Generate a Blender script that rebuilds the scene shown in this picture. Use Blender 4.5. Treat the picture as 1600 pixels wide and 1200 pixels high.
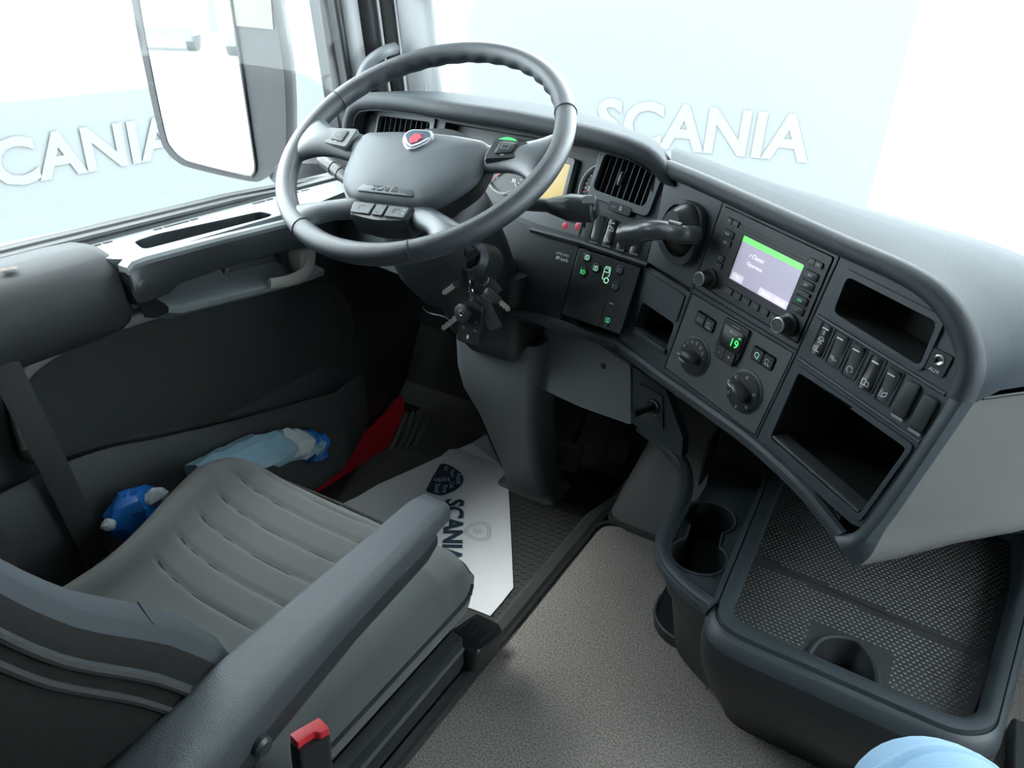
import bpy, math, random
from math import sin, cos, pi, radians, sqrt
from mathutils import Vector, Matrix
from mathutils.geometry import tessellate_polygon
random.seed(7)
for o in list(bpy.data.objects): bpy.data.objects.remove(o)
SC = bpy.context.scene
COL = SC.collection
V = Vector
# ------------------------------------------------------------------ camera
# vehicle axes: x right, y forward, z up (0 = carpet); driver's centre line is x = 0
FPX = 1200.0
CAM = V((0.733, 0.0, 1.03))
A_R = V((0.8578, 0.2737, -0.4350))     # rows: vehicle axes in camera axes (right, down, forward)
A_F = V((0.5121, -0.3841, 0.7682))
A_U = V((0.0431, -0.8818, -0.4697))
cr = V((A_R[0], A_F[0], A_U[0])); cd = V((A_R[1], A_F[1], A_U[1])); cf = V((A_R[2], A_F[2], A_U[2]))
cam = bpy.data.cameras.new('camera'); camo = bpy.data.objects.new('camera', cam); COL.objects.link(camo)
m = Matrix((cr, -cd, -cf)).transposed().to_4x4(); m.translation = CAM
camo.matrix_world = m
cam.sensor_width = 36; cam.lens = 36 * FPX / 1600; cam.clip_start = 0.02; cam.clip_end = 300
SC.camera = camo
# ------------------------------------------------------------------ light
SKY = 3.0
w = bpy.data.worlds.new('sky'); SC.world = w; w.use_nodes = True
bg = w.node_tree.nodes['Background']
bg.inputs[0].default_value = (0.86, 0.95, 1.0, 1); bg.inputs[1].default_value = SKY
sun = bpy.data.lights.new('sun', 'SUN'); sun.energy = 2.1; sun.angle = radians(40); sun.color = (1, 0.96, 0.9)
suno = bpy.data.objects.new('sun', sun); COL.objects.link(suno)
suno.rotation_euler = V((0.41, 0.10, -1.0)).to_track_quat('-Z', 'Y').to_euler()
SC.view_settings.view_transform = 'Standard'; SC.view_settings.look = 'None'
SC.view_settings.gamma = 1; SC.view_settings.use_curve_mapping = False
SC.view_settings.exposure = 2.15
SC.cycles.max_bounces = 10
# ------------------------------------------------------------------ placing helpers
def ray(u, v):
    a = (u - 800) / FPX; b = (v - 600) / FPX
    return cr * a + cd * b + cf
def P(u, v, ax, val):
    d = ray(u, v); i = 'xyz'.index(ax); return CAM + d * ((val - CAM[i]) / d[i])
def PL(u, v, o, n):
    d = ray(u, v); return CAM + d * (((o - CAM).dot(n)) / d.dot(n))
class Fr:
    def __init__(s, o, ex, ey, ez=None):
        s.o = V(o); s.x = V(ex).normalized(); s.y = V(ey).normalized(); s.z = V(ez).normalized() if ez else s.x.cross(s.y)
    def p(s, a, b, c=0.0): return s.o + s.x * a + s.y * b + s.z * c
    def at(s, a, b, c=0.0, ang=0.0):
        r = radians(ang)
        return Fr(s.p(a, b, c), s.x * cos(r) + s.y * sin(r), s.y * cos(r) - s.x * sin(r), s.z)
XY = Fr((0, 0, 0), (1, 0, 0), (0, 1, 0))
# ------------------------------------------------------------------ materials
MATS = {}
def mat(name, col, rough=0.5, metal=0.0, bump=0.0, scale=300, var=0.0, spec=0.5, emit=0.0, coat=0.0, sheen=0.0, alpha=1.0, trans=0.0, btype='noise', vscale=None):
    m = bpy.data.materials.new(name); m.use_nodes = True
    nt = m.node_tree; b = nt.nodes['Principled BSDF']
    b.inputs['Base Color'].default_value = (*col, 1); b.inputs['Roughness'].default_value = rough
    b.inputs['Metallic'].default_value = metal; b.inputs['Specular IOR Level'].default_value = spec
    if coat: b.inputs['Coat Weight'].default_value = coat; b.inputs['Coat Roughness'].default_value = 0.15
    if sheen: b.inputs['Sheen Weight'].default_value = sheen; b.inputs['Sheen Roughness'].default_value = 0.5
    if emit: b.inputs['Emission Color'].default_value = (*col, 1); b.inputs['Emission Strength'].default_value = emit
    if trans: b.inputs['Transmission Weight'].default_value = trans
    b.inputs['Alpha'].default_value = alpha
    if bump or var:
        tc = nt.nodes.new('ShaderNodeTexCoord')
        geo = nt.nodes.new('ShaderNodeNewGeometry')
        n = nt.nodes.new('ShaderNodeTexNoise' if btype == 'noise' else 'ShaderNodeTexVoronoi')
        n.inputs['Scale'].default_value = scale
        nt.links.new(geo.outputs['Position'], n.inputs['Vector'])
        if btype == 'noise': n.inputs['Detail'].default_value = 3
        if bump:
            bp = nt.nodes.new('ShaderNodeBump'); bp.inputs['Strength'].default_value = bump; bp.inputs['Distance'].default_value = 0.002
            nt.links.new(n.outputs[0], bp.inputs['Height']); nt.links.new(bp.outputs[0], b.inputs['Normal'])
        if var:
            n2 = nt.nodes.new('ShaderNodeTexNoise'); n2.inputs['Scale'].default_value = vscale or scale; n2.inputs['Detail'].default_value = 4
            nt.links.new(geo.outputs['Position'], n2.inputs['Vector'])
            mr = nt.nodes.new('ShaderNodeMapRange'); mr.inputs[1].default_value = 0.3; mr.inputs[2].default_value = 0.7
            mr.inputs[3].default_value = 1 - var; mr.inputs[4].default_value = 1 + var
            nt.links.new(n2.outputs[0], mr.inputs[0])
            mx = nt.nodes.new('ShaderNodeVectorMath'); mx.operation = 'SCALE'; mx.inputs[0].default_value = col
            nt.links.new(mr.outputs[0], mx.inputs[3]); nt.links.new(mx.outputs[0], b.inputs['Base Color'])
    MATS[name] = m
    return m
mat('dash', (0.03, 0.04, 0.047), 0.5, bump=0.12, scale=1400)
mat('dash_dark', (0.015, 0.019, 0.022), 0.45, bump=0.1, scale=1400)
mat('dash_top', (0.009, 0.0165, 0.023), 0.6, bump=0.35, scale=900, spec=0.15)
mat('hood', (0.030, 0.036, 0.041), 0.58, bump=0.3, scale=1000, spec=0.3)
mat('grey', (0.13, 0.13, 0.127), 0.5, bump=0.15, scale=1300)
mat('grey_mid', (0.055, 0.061, 0.064), 0.5, bump=0.15, scale=1300)
mat('panel_grey', (0.06, 0.071, 0.073), 0.55, bump=0.1, scale=1500)
mat('black', (0.012, 0.014, 0.015), 0.4)
mat('black_gloss', (0.01, 0.012, 0.013), 0.4)
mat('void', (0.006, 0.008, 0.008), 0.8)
mat('button', (0.02, 0.024, 0.027), 0.4)
mat('switch', (0.06, 0.068, 0.072), 0.3)
mat('leather', (0.024, 0.031, 0.039), 0.40, bump=0.4, scale=1100, spec=0.7, coat=0.12)
mat('leather_smooth', (0.045, 0.056, 0.066), 0.42, bump=0.12, scale=1500, spec=0.7, coat=0.1)
mat('pad', (0.06, 0.072, 0.081), 0.45, bump=0.2, scale=1600)
mat('door_top', (0.15, 0.17, 0.18), 0.5, bump=0.15, scale=1000)
mat('door_mid', (0.03, 0.035, 0.038), 0.55, bump=0.2, scale=1000)
mat('arm_pad', (0.016, 0.019, 0.021), 0.6, bump=0.2, scale=900, spec=0.35)
mat('door_dark', (0.028, 0.033, 0.034), 0.7, bump=0.3, scale=700)
mat('door_cloth', (0.02, 0.024, 0.024), 0.9, bump=0.6, scale=900, var=0.12)
mat('handle_dark', (0.015, 0.019, 0.022), 0.35, bump=0.1, scale=1200)
mat('lever_light', (0.3, 0.3, 0.275), 0.4)
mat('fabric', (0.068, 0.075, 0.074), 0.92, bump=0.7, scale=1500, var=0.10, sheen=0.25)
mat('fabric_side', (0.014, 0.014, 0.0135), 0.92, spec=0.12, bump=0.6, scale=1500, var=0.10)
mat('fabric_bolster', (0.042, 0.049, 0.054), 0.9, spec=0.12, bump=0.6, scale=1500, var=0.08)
mat('fabric_dark', (0.02, 0.02, 0.02), 0.9, bump=0.5, scale=1500)
mat('thread', (0.02, 0.022, 0.022), 0.8)
mat('armrest', (0.045, 0.054, 0.061), 0.42, bump=0.55, scale=900)
mat('carpet', (0.235, 0.212, 0.193), 0.95, bump=1.0, scale=420, var=0.6, vscale=330, sheen=0.2)
mat('rubber', (0.025, 0.029, 0.028), 0.6, bump=0.2, scale=500)
mat('step_rubber', (0.15, 0.155, 0.145), 0.6)
mat('casing', (0.16, 0.175, 0.185), 0.5, bump=0.15, scale=1300)
mat('rubber_mat', (0.045, 0.049, 0.045), 0.6, bump=0.3, scale=400)
mat('lid', (0.035, 0.037, 0.036), 0.5, bump=0.2, scale=900)
mat('lid_bump', (0.037, 0.039, 0.038), 0.45)
mat('paper', (0.86, 0.87, 0.90), 0.8, bump=0.15, scale=40)
mat('navy', (0.015, 0.05, 0.09), 0.7)
mat('ink_grey', (0.35, 0.36, 0.38), 0.8)
mat('white', (0.80, 0.82, 0.82), 0.5)
mat('icon', (0.6, 0.63, 0.63), 0.5)
mat('icon_dim', (0.2, 0.23, 0.23), 0.5)
mat('icon_green', (0.10, 0.75, 0.28), 0.5, emit=0.12)
mat('icon_lamp', (0.45, 0.85, 0.6), 0.5, emit=0.12)
mat('digit_green', (0.04, 0.85, 0.15), 0.5, emit=0.25)
mat('screen', (0.36, 0.34, 0.44), 0.3, emit=0.17)
mat('screen_green', (0.20, 0.85, 0.20), 0.3, emit=0.16)
mat('screen_key', (0.72, 0.66, 0.78), 0.3, emit=0.13)
mat('screen_text', (0.9, 0.88, 0.95), 0.3, emit=0.24)
mat('yellow_lcd', (0.5, 0.36, 0.1), 0.3, emit=0.12)
mat('green_arc', (0.05, 0.75, 0.2), 0.3, emit=0.15)
mat('needle', (0.45, 0.03, 0.06), 0.35, emit=0.05)
mat('cluster_grey', (0.13, 0.14, 0.145), 0.4)
mat('gauge_ring', (0.45, 0.47, 0.47), 0.3)
mat('vent_grey', (0.075, 0.088, 0.098), 0.5, bump=0.1, scale=1400)
mat('chrome', (0.75, 0.75, 0.74), 0.2, metal=1.0)
mat('brass', (0.72, 0.7, 0.62), 0.3, metal=1.0)
mat('knob_ring', (0.45, 0.47, 0.47), 0.3, metal=0.8)
mat('red_button', (0.55, 0.02, 0.03), 0.4, emit=0.0)
mat('red_paint', (0.55, 0.012, 0.025), 0.3, coat=0.5)
mat('red_badge', (0.75, 0.02, 0.06), 0.35)
mat('badge_silver', (0.8, 0.82, 0.85), 0.25, metal=0.8)
mat('badge_blue', (0.03, 0.06, 0.10), 0.3)
mat('bag_blue', (0.01, 0.12, 0.42), 0.25, coat=0.5)
mat('bag_clear', (0.22, 0.36, 0.44), 0.2, coat=0.6)
mat('bag_white', (0.45, 0.5, 0.53), 0.25, coat=0.5)
mat('belt', (0.012, 0.014, 0.015), 0.7, bump=0.4, scale=900)
mat('pillar', (0.5, 0.51, 0.52), 0.55, bump=0.15, scale=900)
mat('pillar_dark', (0.03, 0.032, 0.036), 0.5)
mat('ceiling', (0.5, 0.5, 0.49), 0.9, bump=0.3, scale=500)
mat('wall', (0.2, 0.2, 0.195), 0.85, bump=0.3, scale=500)
mat('mirror_glass', (0.95, 0.97, 0.98), 0.02, metal=1.0)
mat('mirror_shell', (0.025, 0.026, 0.028), 0.5, bump=0.2, scale=400)
mat('cream', (0.16, 0.15, 0.115), 0.4)
mat('denim', (0.16, 0.3, 0.44), 0.9, bump=0.5, scale=1200, var=0.12, sheen=0.3)
mat('ground', (0.4, 0.41, 0.41), 0.9, var=0.06, scale=1.5)
mat('hoarding', (0.098, 0.108, 0.109), 0.6)
mat('hoarding_letter', (0.115, 0.114, 0.114), 0.6)
mat('truck_white', (0.45, 0.45, 0.45), 0.4)
mat('hall_dark', (0.08, 0.09, 0.09), 0.7)
mat('scuff', (0.14, 0.11, 0.085), 0.9)
mat('asphalt_dark', (0.05, 0.05, 0.05), 0.8)
def glass_mat():
    m = bpy.data.materials.new('window_glass'); m.use_nodes = True; nt = m.node_tree
    nt.nodes.remove(nt.nodes['Principled BSDF'])
    out = nt.nodes['Material Output']
    tr = nt.nodes.new('ShaderNodeBsdfTransparent'); tr.inputs[0].default_value = (0.96, 0.985, 0.985, 1)
    gl = nt.nodes.new('ShaderNodeBsdfGlossy'); gl.inputs['Roughness'].default_value = 0.01
    lw = nt.nodes.new('ShaderNodeLayerWeight'); lw.inputs[0].default_value = 0.5
    pw = nt.nodes.new('ShaderNodeMath'); pw.operation = 'POWER'; pw.inputs[1].default_value = 5; nt.links.new(lw.outputs['Facing'], pw.inputs[0])
    fr = nt.nodes.new('ShaderNodeMath'); fr.operation = 'MULTIPLY_ADD'; fr.inputs[1].default_value = 0.6; fr.inputs[2].default_value = 0.03; nt.links.new(pw.outputs[0], fr.inputs[0])
    mx = nt.nodes.new('ShaderNodeMixShader')
    nt.links.new(fr.outputs[0], mx.inputs[0]); nt.links.new(tr.outputs[0], mx.inputs[1]); nt.links.new(gl.outputs[0], mx.inputs[2])
    nt.links.new(mx.outputs[0], out.inputs[0]); MATS['glass'] = m
glass_mat()
# ------------------------------------------------------------------ object helpers
WL = {}
def thing(name, loc, label, cat, group=None, kind=None):
    o = bpy.data.objects.new(name, None); COL.objects.link(o); o.location = loc; WL[o.name] = V(loc)
    o.empty_display_size = 0.05
    tag(o, label, cat, group, kind); return o
def tag(o, label=None, cat=None, group=None, kind=None):
    if label: o['label'] = label
    if cat: o['category'] = cat
    if group: o['group'] = group
    if kind: o['kind'] = kind
    return o
def link(o, parent, wl):
    COL.objects.link(o); WL[o.name] = V(wl)
    if parent is not None:
        o.parent = parent; o.location = V(wl) - WL[parent.name]
    else: o.location = wl
def obj(name, vf, mt, parent=None, bevel=0, seg=2, smooth=True, ang=35, sub=0, label=None, org=None):
    vs, fs = vf
    c = V((0, 0, 0))
    for v in vs: c += V(v)
    c /= max(1, len(vs))
    if org is not None: c = V(org)
    me = bpy.data.meshes.new(name)
    me.from_pydata([tuple(V(v) - c) for v in vs], [], fs)
    me.validate(); me.update()
    if smooth:
        for p in me.polygons: p.use_smooth = True
        me.set_sharp_from_angle(angle=radians(ang))
    me.materials.append(MATS[mt])
    o = bpy.data.objects.new(name, me); link(o, parent, c)
    if bevel:
        b = o.modifiers.new('b', 'BEVEL'); b.width = bevel; b.segments = seg; b.limit_method = 'ANGLE'; b.angle_limit = radians(40)
    if sub:
        s = o.modifiers.new('s', 'SUBSURF'); s.levels = sub; s.render_levels = sub
    if label: o['label'] = label
    return o
def inst(src, name, off, parent):
    o = src.copy(); link(o, parent, WL[src.name] + V(off)); o.name = name; WL[o.name] = WL.get(o.name, WL[src.name] + V(off)); WL[o.name] = WL[src.name] + V(off)
    return o
def join(*parts):
    vs, fs = [], []
    for a, b in parts:
        k = len(vs); vs += list(a); fs += [tuple(i + k for i in f) for f in b]
    return vs, fs
def rr(wd, ht, r, n=5, cx=0, cy=0):
    pts = []; r = min(r, wd / 2 - 1e-5, ht / 2 - 1e-5)
    for (sx, sy, a0) in ((1, 1, 0), (-1, 1, 90), (-1, -1, 180), (1, -1, 270)):
        for i in range(n + 1):
            a = radians(a0 + 90 * i / n)
            pts.append((cx + sx * (wd / 2 - r) + r * cos(a), cy + sy * (ht / 2 - r) + r * sin(a)))
    return pts
def quad(l): return list(l)
def roundpoly(pts, r, n=4):
    """2D polygon with rounded corners; r a number or one per corner"""
    out = []; N = len(pts)
    for i in range(N):
        p = V((*pts[i], 0)); a = V((*pts[i - 1], 0)); b = V((*pts[(i + 1) % N], 0))
        rad = r[i] if isinstance(r, (list, tuple)) else r
        da = (a - p); db = (b - p); la, lb = da.length, db.length; da.normalize(); db.normalize()
        d = min(rad, la * 0.48, lb * 0.48)
        p1 = p + da * d; p2 = p + db * d
        for k in range(n + 1):
            t = k / n
            q = p1 * (1 - t) ** 2 + p * 2 * t * (1 - t) + p2 * t * t
            out.append((q.x, q.y))
    return out
def circ(cx, cy, r, n=24, a0=0, a1=360):
    if a1 - a0 >= 360: return [(cx + r * cos(2 * pi * i / n), cy + r * sin(2 * pi * i / n)) for i in range(n)]
    return [(cx + r * cos(radians(a0 + (a1 - a0) * i / n)), cy + r * sin(radians(a0 + (a1 - a0) * i / n))) for i in range(n + 1)]
def area(p): return sum(p[i - 1][0] * p[i][1] - p[i][0] * p[i - 1][1] for i in range(len(p)))
def prism(fr, poly, z0, z1, holes=(), taper=None):
    if area(poly) < 0: poly = poly[::-1]
    loops = [list(poly)] + [list(h) if area(h) < 0 else list(h)[::-1] for h in holes]
    vs, fs = [], []
    if holes:
        tris = tessellate_polygon([[V((x, y, 0)) for x, y in l] for l in loops])
        flat = [p for l in loops for p in l]; n = len(flat)
        vs = [fr.p(x, y, z0) for x, y in flat] + [fr.p(x, y, z1) for x, y in flat]
        for t in tris:
            a, b, c = (flat[i] for i in t)
            if (b[0] - a[0]) * (c[1] - a[1]) - (b[1] - a[1]) * (c[0] - a[0]) < 0: t = t[::-1]
            fs.append(tuple(i + n for i in t)); fs.append(tuple(t[::-1]))
        k = 0
        for l in loops:
            m_ = len(l)
            for i in range(m_):
                j = (i + 1) % m_
                fs.append((k + i, k + j, k + j + n, k + i + n))
            k += m_
    else:
        n = len(poly)
        top = poly
        if taper:
            cx = sum(p[0] for p in poly) / n; cy = sum(p[1] for p in poly) / n
            top = [(cx + (x - cx) * taper, cy + (y - cy) * taper) for x, y in poly]
        vs = [fr.p(x, y, z0) for x, y in poly] + [fr.p(x, y, z1) for x, y in top]
        fs = [tuple(range(n - 1, -1, -1)), tuple(range(n, 2 * n))] + [(i, (i + 1) % n, (i + 1) % n + n, i + n) for i in range(n)]
    return vs, fs
def dome(fr, poly, layers):
    """stack of scaled copies of an outline: layers = [(scale, z)], capped at the end"""
    if area(poly) < 0: poly = poly[::-1]
    n = len(poly); cx = sum(p[0] for p in poly) / n; cy = sum(p[1] for p in poly) / n
    rings = [[fr.p(cx + (x - cx) * s, cy + (y - cy) * s, z) for x, y in poly] for s, z in layers]
    return loft(rings)
def box(fr, a, b, c, sa, sb, sc):
    return prism(fr, [(a - sa / 2, b - sb / 2), (a + sa / 2, b - sb / 2), (a + sa / 2, b + sb / 2), (a - sa / 2, b + sb / 2)], c - sc / 2, c + sc / 2)
def loft(rings, closed=True, cap=True, loop=False):
    n = len(rings[0]); vs = [v for r in rings for v in r]; fs = []
    m_ = len(rings)
    for k in range(m_ if loop else m_ - 1):
        k2 = (k + 1) % m_
        for i in range(n if closed else n - 1):
            j = (i + 1) % n
            fs.append((k * n + i, k * n + j, k2 * n + j, k2 * n + i))
    if cap and closed and not loop:
        fs.append(tuple(range(n - 1, -1, -1))); fs.append(tuple(range((m_ - 1) * n, m_ * n)))
    return vs, fs
def spline(pts, n=6, closed=False):
    pts = [V(p) for p in pts]; N = len(pts); out = []
    rng = range(N if closed else N - 1)
    for i in rng:
        p0 = pts[i - 1] if (i > 0 or closed) else pts[0] * 2 - pts[1]
        p1 = pts[i]; p2 = pts[(i + 1) % N]
        p3 = pts[(i + 2) % N] if (i + 2 < N or closed) else p2 * 2 - p1
        for k in range(n):
            t = k / n
            out.append(0.5 * ((2 * p1) + (p2 - p0) * t + (2 * p0 - 5 * p1 + 4 * p2 - p3) * t * t + (3 * p1 - p0 - 3 * p2 + p3) * t ** 3))
    if not closed: out.append(pts[-1])
    return out
def tube(path, r, n=10, closed=False, flat=1.0, up=None):
    path = [V(p) for p in path]; N = len(path); rings = []
    nrm = None
    for i in range(N):
        a = path[i - 1] if (i > 0 or closed) else path[i]
        b = path[(i + 1) % N] if (i < N - 1 or closed) else path[i]
        t = (b - a).normalized()
        if up is not None: nrm = (V(up) - t * t.dot(V(up))).normalized()
        elif nrm is None:
            h = V((0, 0, 1)) if abs(t.z) < 0.9 else V((1, 0, 0)); nrm = (h - t * t.dot(h)).normalized()
        else: nrm = (nrm - t * t.dot(nrm)).normalized()
        bn = t.cross(nrm); rad = r[i] if isinstance(r, (list, tuple)) else r
        rings.append([path[i] + nrm * (cos(2 * pi * k / n) * rad * flat) + bn * (sin(2 * pi * k / n) * rad) for k in range(n)])
    return loft(rings, loop=closed)
def lathe(fr, prof, n=24):
    rings = [[fr.p(r * cos(2 * pi * k / n), r * sin(2 * pi * k / n), z) for k in range(n)] for r, z in prof]
    return loft(rings)
def strips(fr, lines, wd, z=0.0004):
    """flat printed strokes on a face, one thin raised strip per segment"""
    vs, fs = [], []
    for ln in lines:
        for (x0, y0), (x1, y1) in zip(ln[:-1], ln[1:]):
            d = sqrt((x1 - x0) ** 2 + (y1 - y0) ** 2) or 1e-6
            tx, ty = (x1 - x0) / d, (y1 - y0) / d; nx, ny = -ty * wd / 2, tx * wd / 2
            x0e, y0e, x1e, y1e = x0 - tx * wd * .3, y0 - ty * wd * .3, x1 + tx * wd * .3, y1 + ty * wd * .3
            k = len(vs)
            vs += [fr.p(x0e + nx, y0e + ny, z), fr.p(x0e - nx, y0e - ny, z), fr.p(x1e - nx, y1e - ny, z), fr.p(x1e + nx, y1e + ny, z)]
            fs.append((k, k + 1, k + 2, k + 3))
    return vs, fs
def text(name, fr, s, size, mt, parent, z=0.0005, ext=0.0, align='CENTER', shear=0, bold=0.0, xs=1.0):
    cu = bpy.data.curves.new('t', 'FONT'); cu.body = s; cu.size = 1; cu.align_x = align; cu.align_y = 'CENTER'; cu.resolution_u = 3
    cu.offset = bold; cu.extrude = ext / size if ext else 0; cu.shear = shear
    to = bpy.data.objects.new('t', cu); COL.objects.link(to)
    dg = bpy.context.evaluated_depsgraph_get(); me = bpy.data.meshes.new_from_object(to.evaluated_get(dg))
    vs = [fr.p(v.co.x * size * xs, v.co.y * size, z + v.co.z * size) for v in me.vertices]; fs = [tuple(p.vertices) for p in me.polygons]
    bpy.data.objects.remove(to); bpy.data.curves.remove(cu); bpy.data.meshes.remove(me)
    return obj(name, (vs, fs), mt, parent, smooth=False)
def structure(o, label=None):
    o['kind'] = 'structure'
    if label: o['label'] = label
    return o
# ================================================================== the cab shell
XL, XR, YB, YF, ZC = -0.56, 1.78, -0.95, 1.75, 1.62
carpet_out = [(0.262, -0.9), (XR - .05, -0.9), (XR - .05, 1.262), (0.40, 1.262), (0.262, 1.262)]
fl = obj('floor', prism(XY, roundpoly(carpet_out, [0.001, .001, .001, .001, .055], 8), -0.03, 0.0), 'carpet', smooth=False)
structure(fl, 'grey brown cut pile carpet over the engine tunnel')
obj('carpet_binding', tube([V((0.258, -0.9, 0.002))] + [V((x, y, 0.002)) for x, y in roundpoly([(0.258, 0.0), (0.258, 1.268), (0.62, 1.268)], [.001, .055, .001], 8)][5:-5] + [V((0.62, 1.268, 0.002))], 0.006, 8), 'rubber', fl)
# lowered driver's floor, toe board and sill
df = obj('floor_driver', prism(XY, [(-0.46, -0.9), (0.235, -0.9), (0.235, 1.58), (-0.46, 1.58)], -0.13, -0.105), 'rubber', smooth=False); structure(df)
toe = obj('floor_toe_board', loft([[V((x, 1.57, -0.13)), V((x, 1.57, -0.104)), V((x, 1.62, -0.06)), V((x, 1.69, 0.10)), V((x, 1.72, 0.45)), V((x, 1.74, 0.45)), V((x, 1.74, -0.13))] for x in (-0.55, 0.35)]), 'rubber', smooth=False); structure(toe)
structure(obj('floor_light_seal', box(XY, (XL + XR) / 2, .4, -.22, XR - XL + .1, 2.8, .06), 'void', smooth=False))  # unseen slab added below the cab floor to keep light from leaking in
structure(obj('floor_passenger_toe', loft([[V((x, 1.25, -.03)), V((x, 1.26, .001)), V((x, 1.40, .02)), V((x, 1.62, .16)), V((x, 1.72, .45)), V((x, 1.74, -.03))] for x in (.6, XR)]), 'carpet', smooth=False))
# plastic ridge beside the carpet
prof = [(0.262, -0.02), (0.262, 0.004), (0.250, 0.012), (0.232, 0.010), (0.214, -0.012), (0.203, -0.055), (0.198, -0.104), (0.23, -0.12)]
rings = [[V((x, y, z)) for x, z in prof] for y in (-0.9, 0.2, 0.7, 1.1, 1.27)]
rings += [[V((x + .02, y + (0.265 - x) * .6, z)) for x, z in prof] for y in (1.33, 1.42)]
structure(obj('trim_1', loft(rings), 'rubber'), 'dark plastic tunnel edge beside the carpet')
# walls
def slab(name, pts, th, mt, ax): pass
structure(obj('ceiling', box(XY, (XL + XR) / 2, .35, ZC + .02, XR - XL, 2.6, .04), 'ceiling', smooth=False))
structure(obj('wall_back', box(XY, (XL + XR) / 2, YB - .02, .7, XR - XL, .04, 1.9), 'wall', smooth=False))
YZ = Fr((0, 0, 0), (0, 1, 0), (0, 0, 1))   # normal +x
structure(obj('wall_right', prism(Fr((XR, 0, 0), (0, 1, 0), (0, 0, 1)), [(YB, -.2), (YF, -.2), (YF, ZC), (YB, ZC)], 0, .04, holes=[[(.45, .63), (1.38, .58), (1.30, 1.45), (.45, 1.45)]]), 'wall', smooth=False))
structure(obj('wall_left', prism(Fr((XL, 0, 0), (0, 1, 0), (0, 0, 1)), [(YB, -.25), (YF, -.25), (YF, ZC), (YB, ZC)], -.03, 0.0, holes=[[(.02, .625), (1.418, .585), (1.30, 1.45), (.02, 1.45)]]), 'pillar_dark', smooth=False))
# firewall below windscreen, header above
structure(obj('wall_front', prism(Fr((0, 1.745, 0), (1, 0, 0), (0, 0, 1), (0, -1, 0)), [(XL, -.2), (XR, -.2), (XR, .585), (XL, .585)], -.03, 0), 'void', smooth=False))
WS_N = V((0, -sin(radians(78)), -cos(radians(78))))
def ws(x, z): return V((x, 1.70 - (z - .70) * .20 - .10 * ((x - .6) / 1.1) ** 2, z))
xs = [XL + (XR - XL) * i / 16 for i in range(17)]
rings = [[ws(x, .57), ws(x, 1.0), ws(x, 1.3), ws(x, 1.47), ws(x, 1.47) + V((0, .005, 0)), ws(x, 1.3) + V((0, .005, 0)), ws(x, 1.0) + V((0, .005, 0)), ws(x, .57) + V((0, .005, 0))] for x in xs]
structure(obj('window_1', loft(rings), 'glass'), 'large curved windscreen glass')
rings = [[ws(x, 1.45) + V((0, -.03, 0)), ws(x, 1.45) + V((0, .03, 0)), V((x, 1.62, ZC)), V((x, 1.25, ZC))] for x in xs]
structure(obj('trim_2', loft(rings), 'ceiling'), 'header above the windscreen')
structure(obj('window_2', prism(Fr((-0.502, 0, 0), (0, 1, 0), (0, 0, 1)), [(.02, .60), (1.43, .56), (1.30, 1.46), (.02, 1.46)], -.004, 0), 'glass', smooth=False), 'driver door side window glass')
structure(obj('window_3', prism(Fr((XR - .02, 0, 0), (0, 1, 0), (0, 0, 1)), [(.02, .60), (1.42, .56), (1.31, 1.46), (.02, 1.46)], -.004, 0), 'glass', smooth=False), 'passenger door side window glass')
# A pillar: dark door frame, rubber seals, pale inner trim
def pil(name, a, b, wdx, wdy, mt, bev=.008, label=None):
    a = V(a); b = V(b)
    rings = []
    for k in range(5):
        c = a.lerp(b, k / 4)
        rings.append([c + V((x, y, 0)) for x, y in rr(wdx, wdy, min(wdx, wdy) * .4, 4)])
    o = structure(obj(name, loft(rings), mt)); 
    if label: o['label'] = label
    return o
pil('trim_3', (-0.515, 1.435, 0.53), (-0.515, 1.275, 1.48), .03, .02, 'black', label='black rubber seal at front of side window')
pil('trim_4', (-0.525, 1.475, 0.53), (-0.525, 1.315, 1.48), .06, .05, 'pillar', label='grey door frame ahead of side window')
pil('trim_5', (-0.515, 1.525, 0.53), (-0.515, 1.365, 1.48), .07, .05, 'pillar_dark', label='dark pillar gap')
pil('trim_6', (-0.497, 1.548, 0.53), (-0.497, 1.388, 1.48), .008, .006, 'red_paint', label='thin red painted edge in the pillar gap')
pil('trim_7', (-0.462, 1.545, 0.53), (-0.462, 1.385, 1.48), .03, .03, 'rubber', label='grey rubber door seal on the pillar')
ap = pil('trim_8', (-0.40, 1.565, 0.66), (-0.40, 1.405, 1.48), .105, .06, 'pillar', label='pale grey windscreen pillar trim')
obj('speaker_cover', lathe(Fr((-0.378, 1.445, 1.005), (1, 0, 0), (0, .2, 1), (0.1, -1, 0)), [(.028, -.02), (.03, .004), (.024, .008), (.022, .003), (.001, .003)], 20), 'pillar', ap)
obj('hook', tube(spline([(-0.362, 1.475, .80), (-0.355, 1.465, .795), (-0.352, 1.462, .783), (-0.356, 1.462, .775)], 4), .0025, 6), 'grey', ap)
# grab handle on the pillar
hp = spline([P(617, 75, 'y', 1.46), P(598, 82, 'y', 1.42), P(575, 100, 'y', 1.40), P(562, 130, 'y', 1.39), P(558, 175, 'y', 1.39), P(562, 230, 'y', 1.40), V((-.40, 1.47, .62))], 6)
mat('grab', (0.17, 0.18, 0.19), 0.45)
gh = obj('grab_handle', tube(hp, 0.0125, 12), 'grab')
tag(gh, 'pale grey curved grab handle on the windscreen pillar', 'handle')
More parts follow.
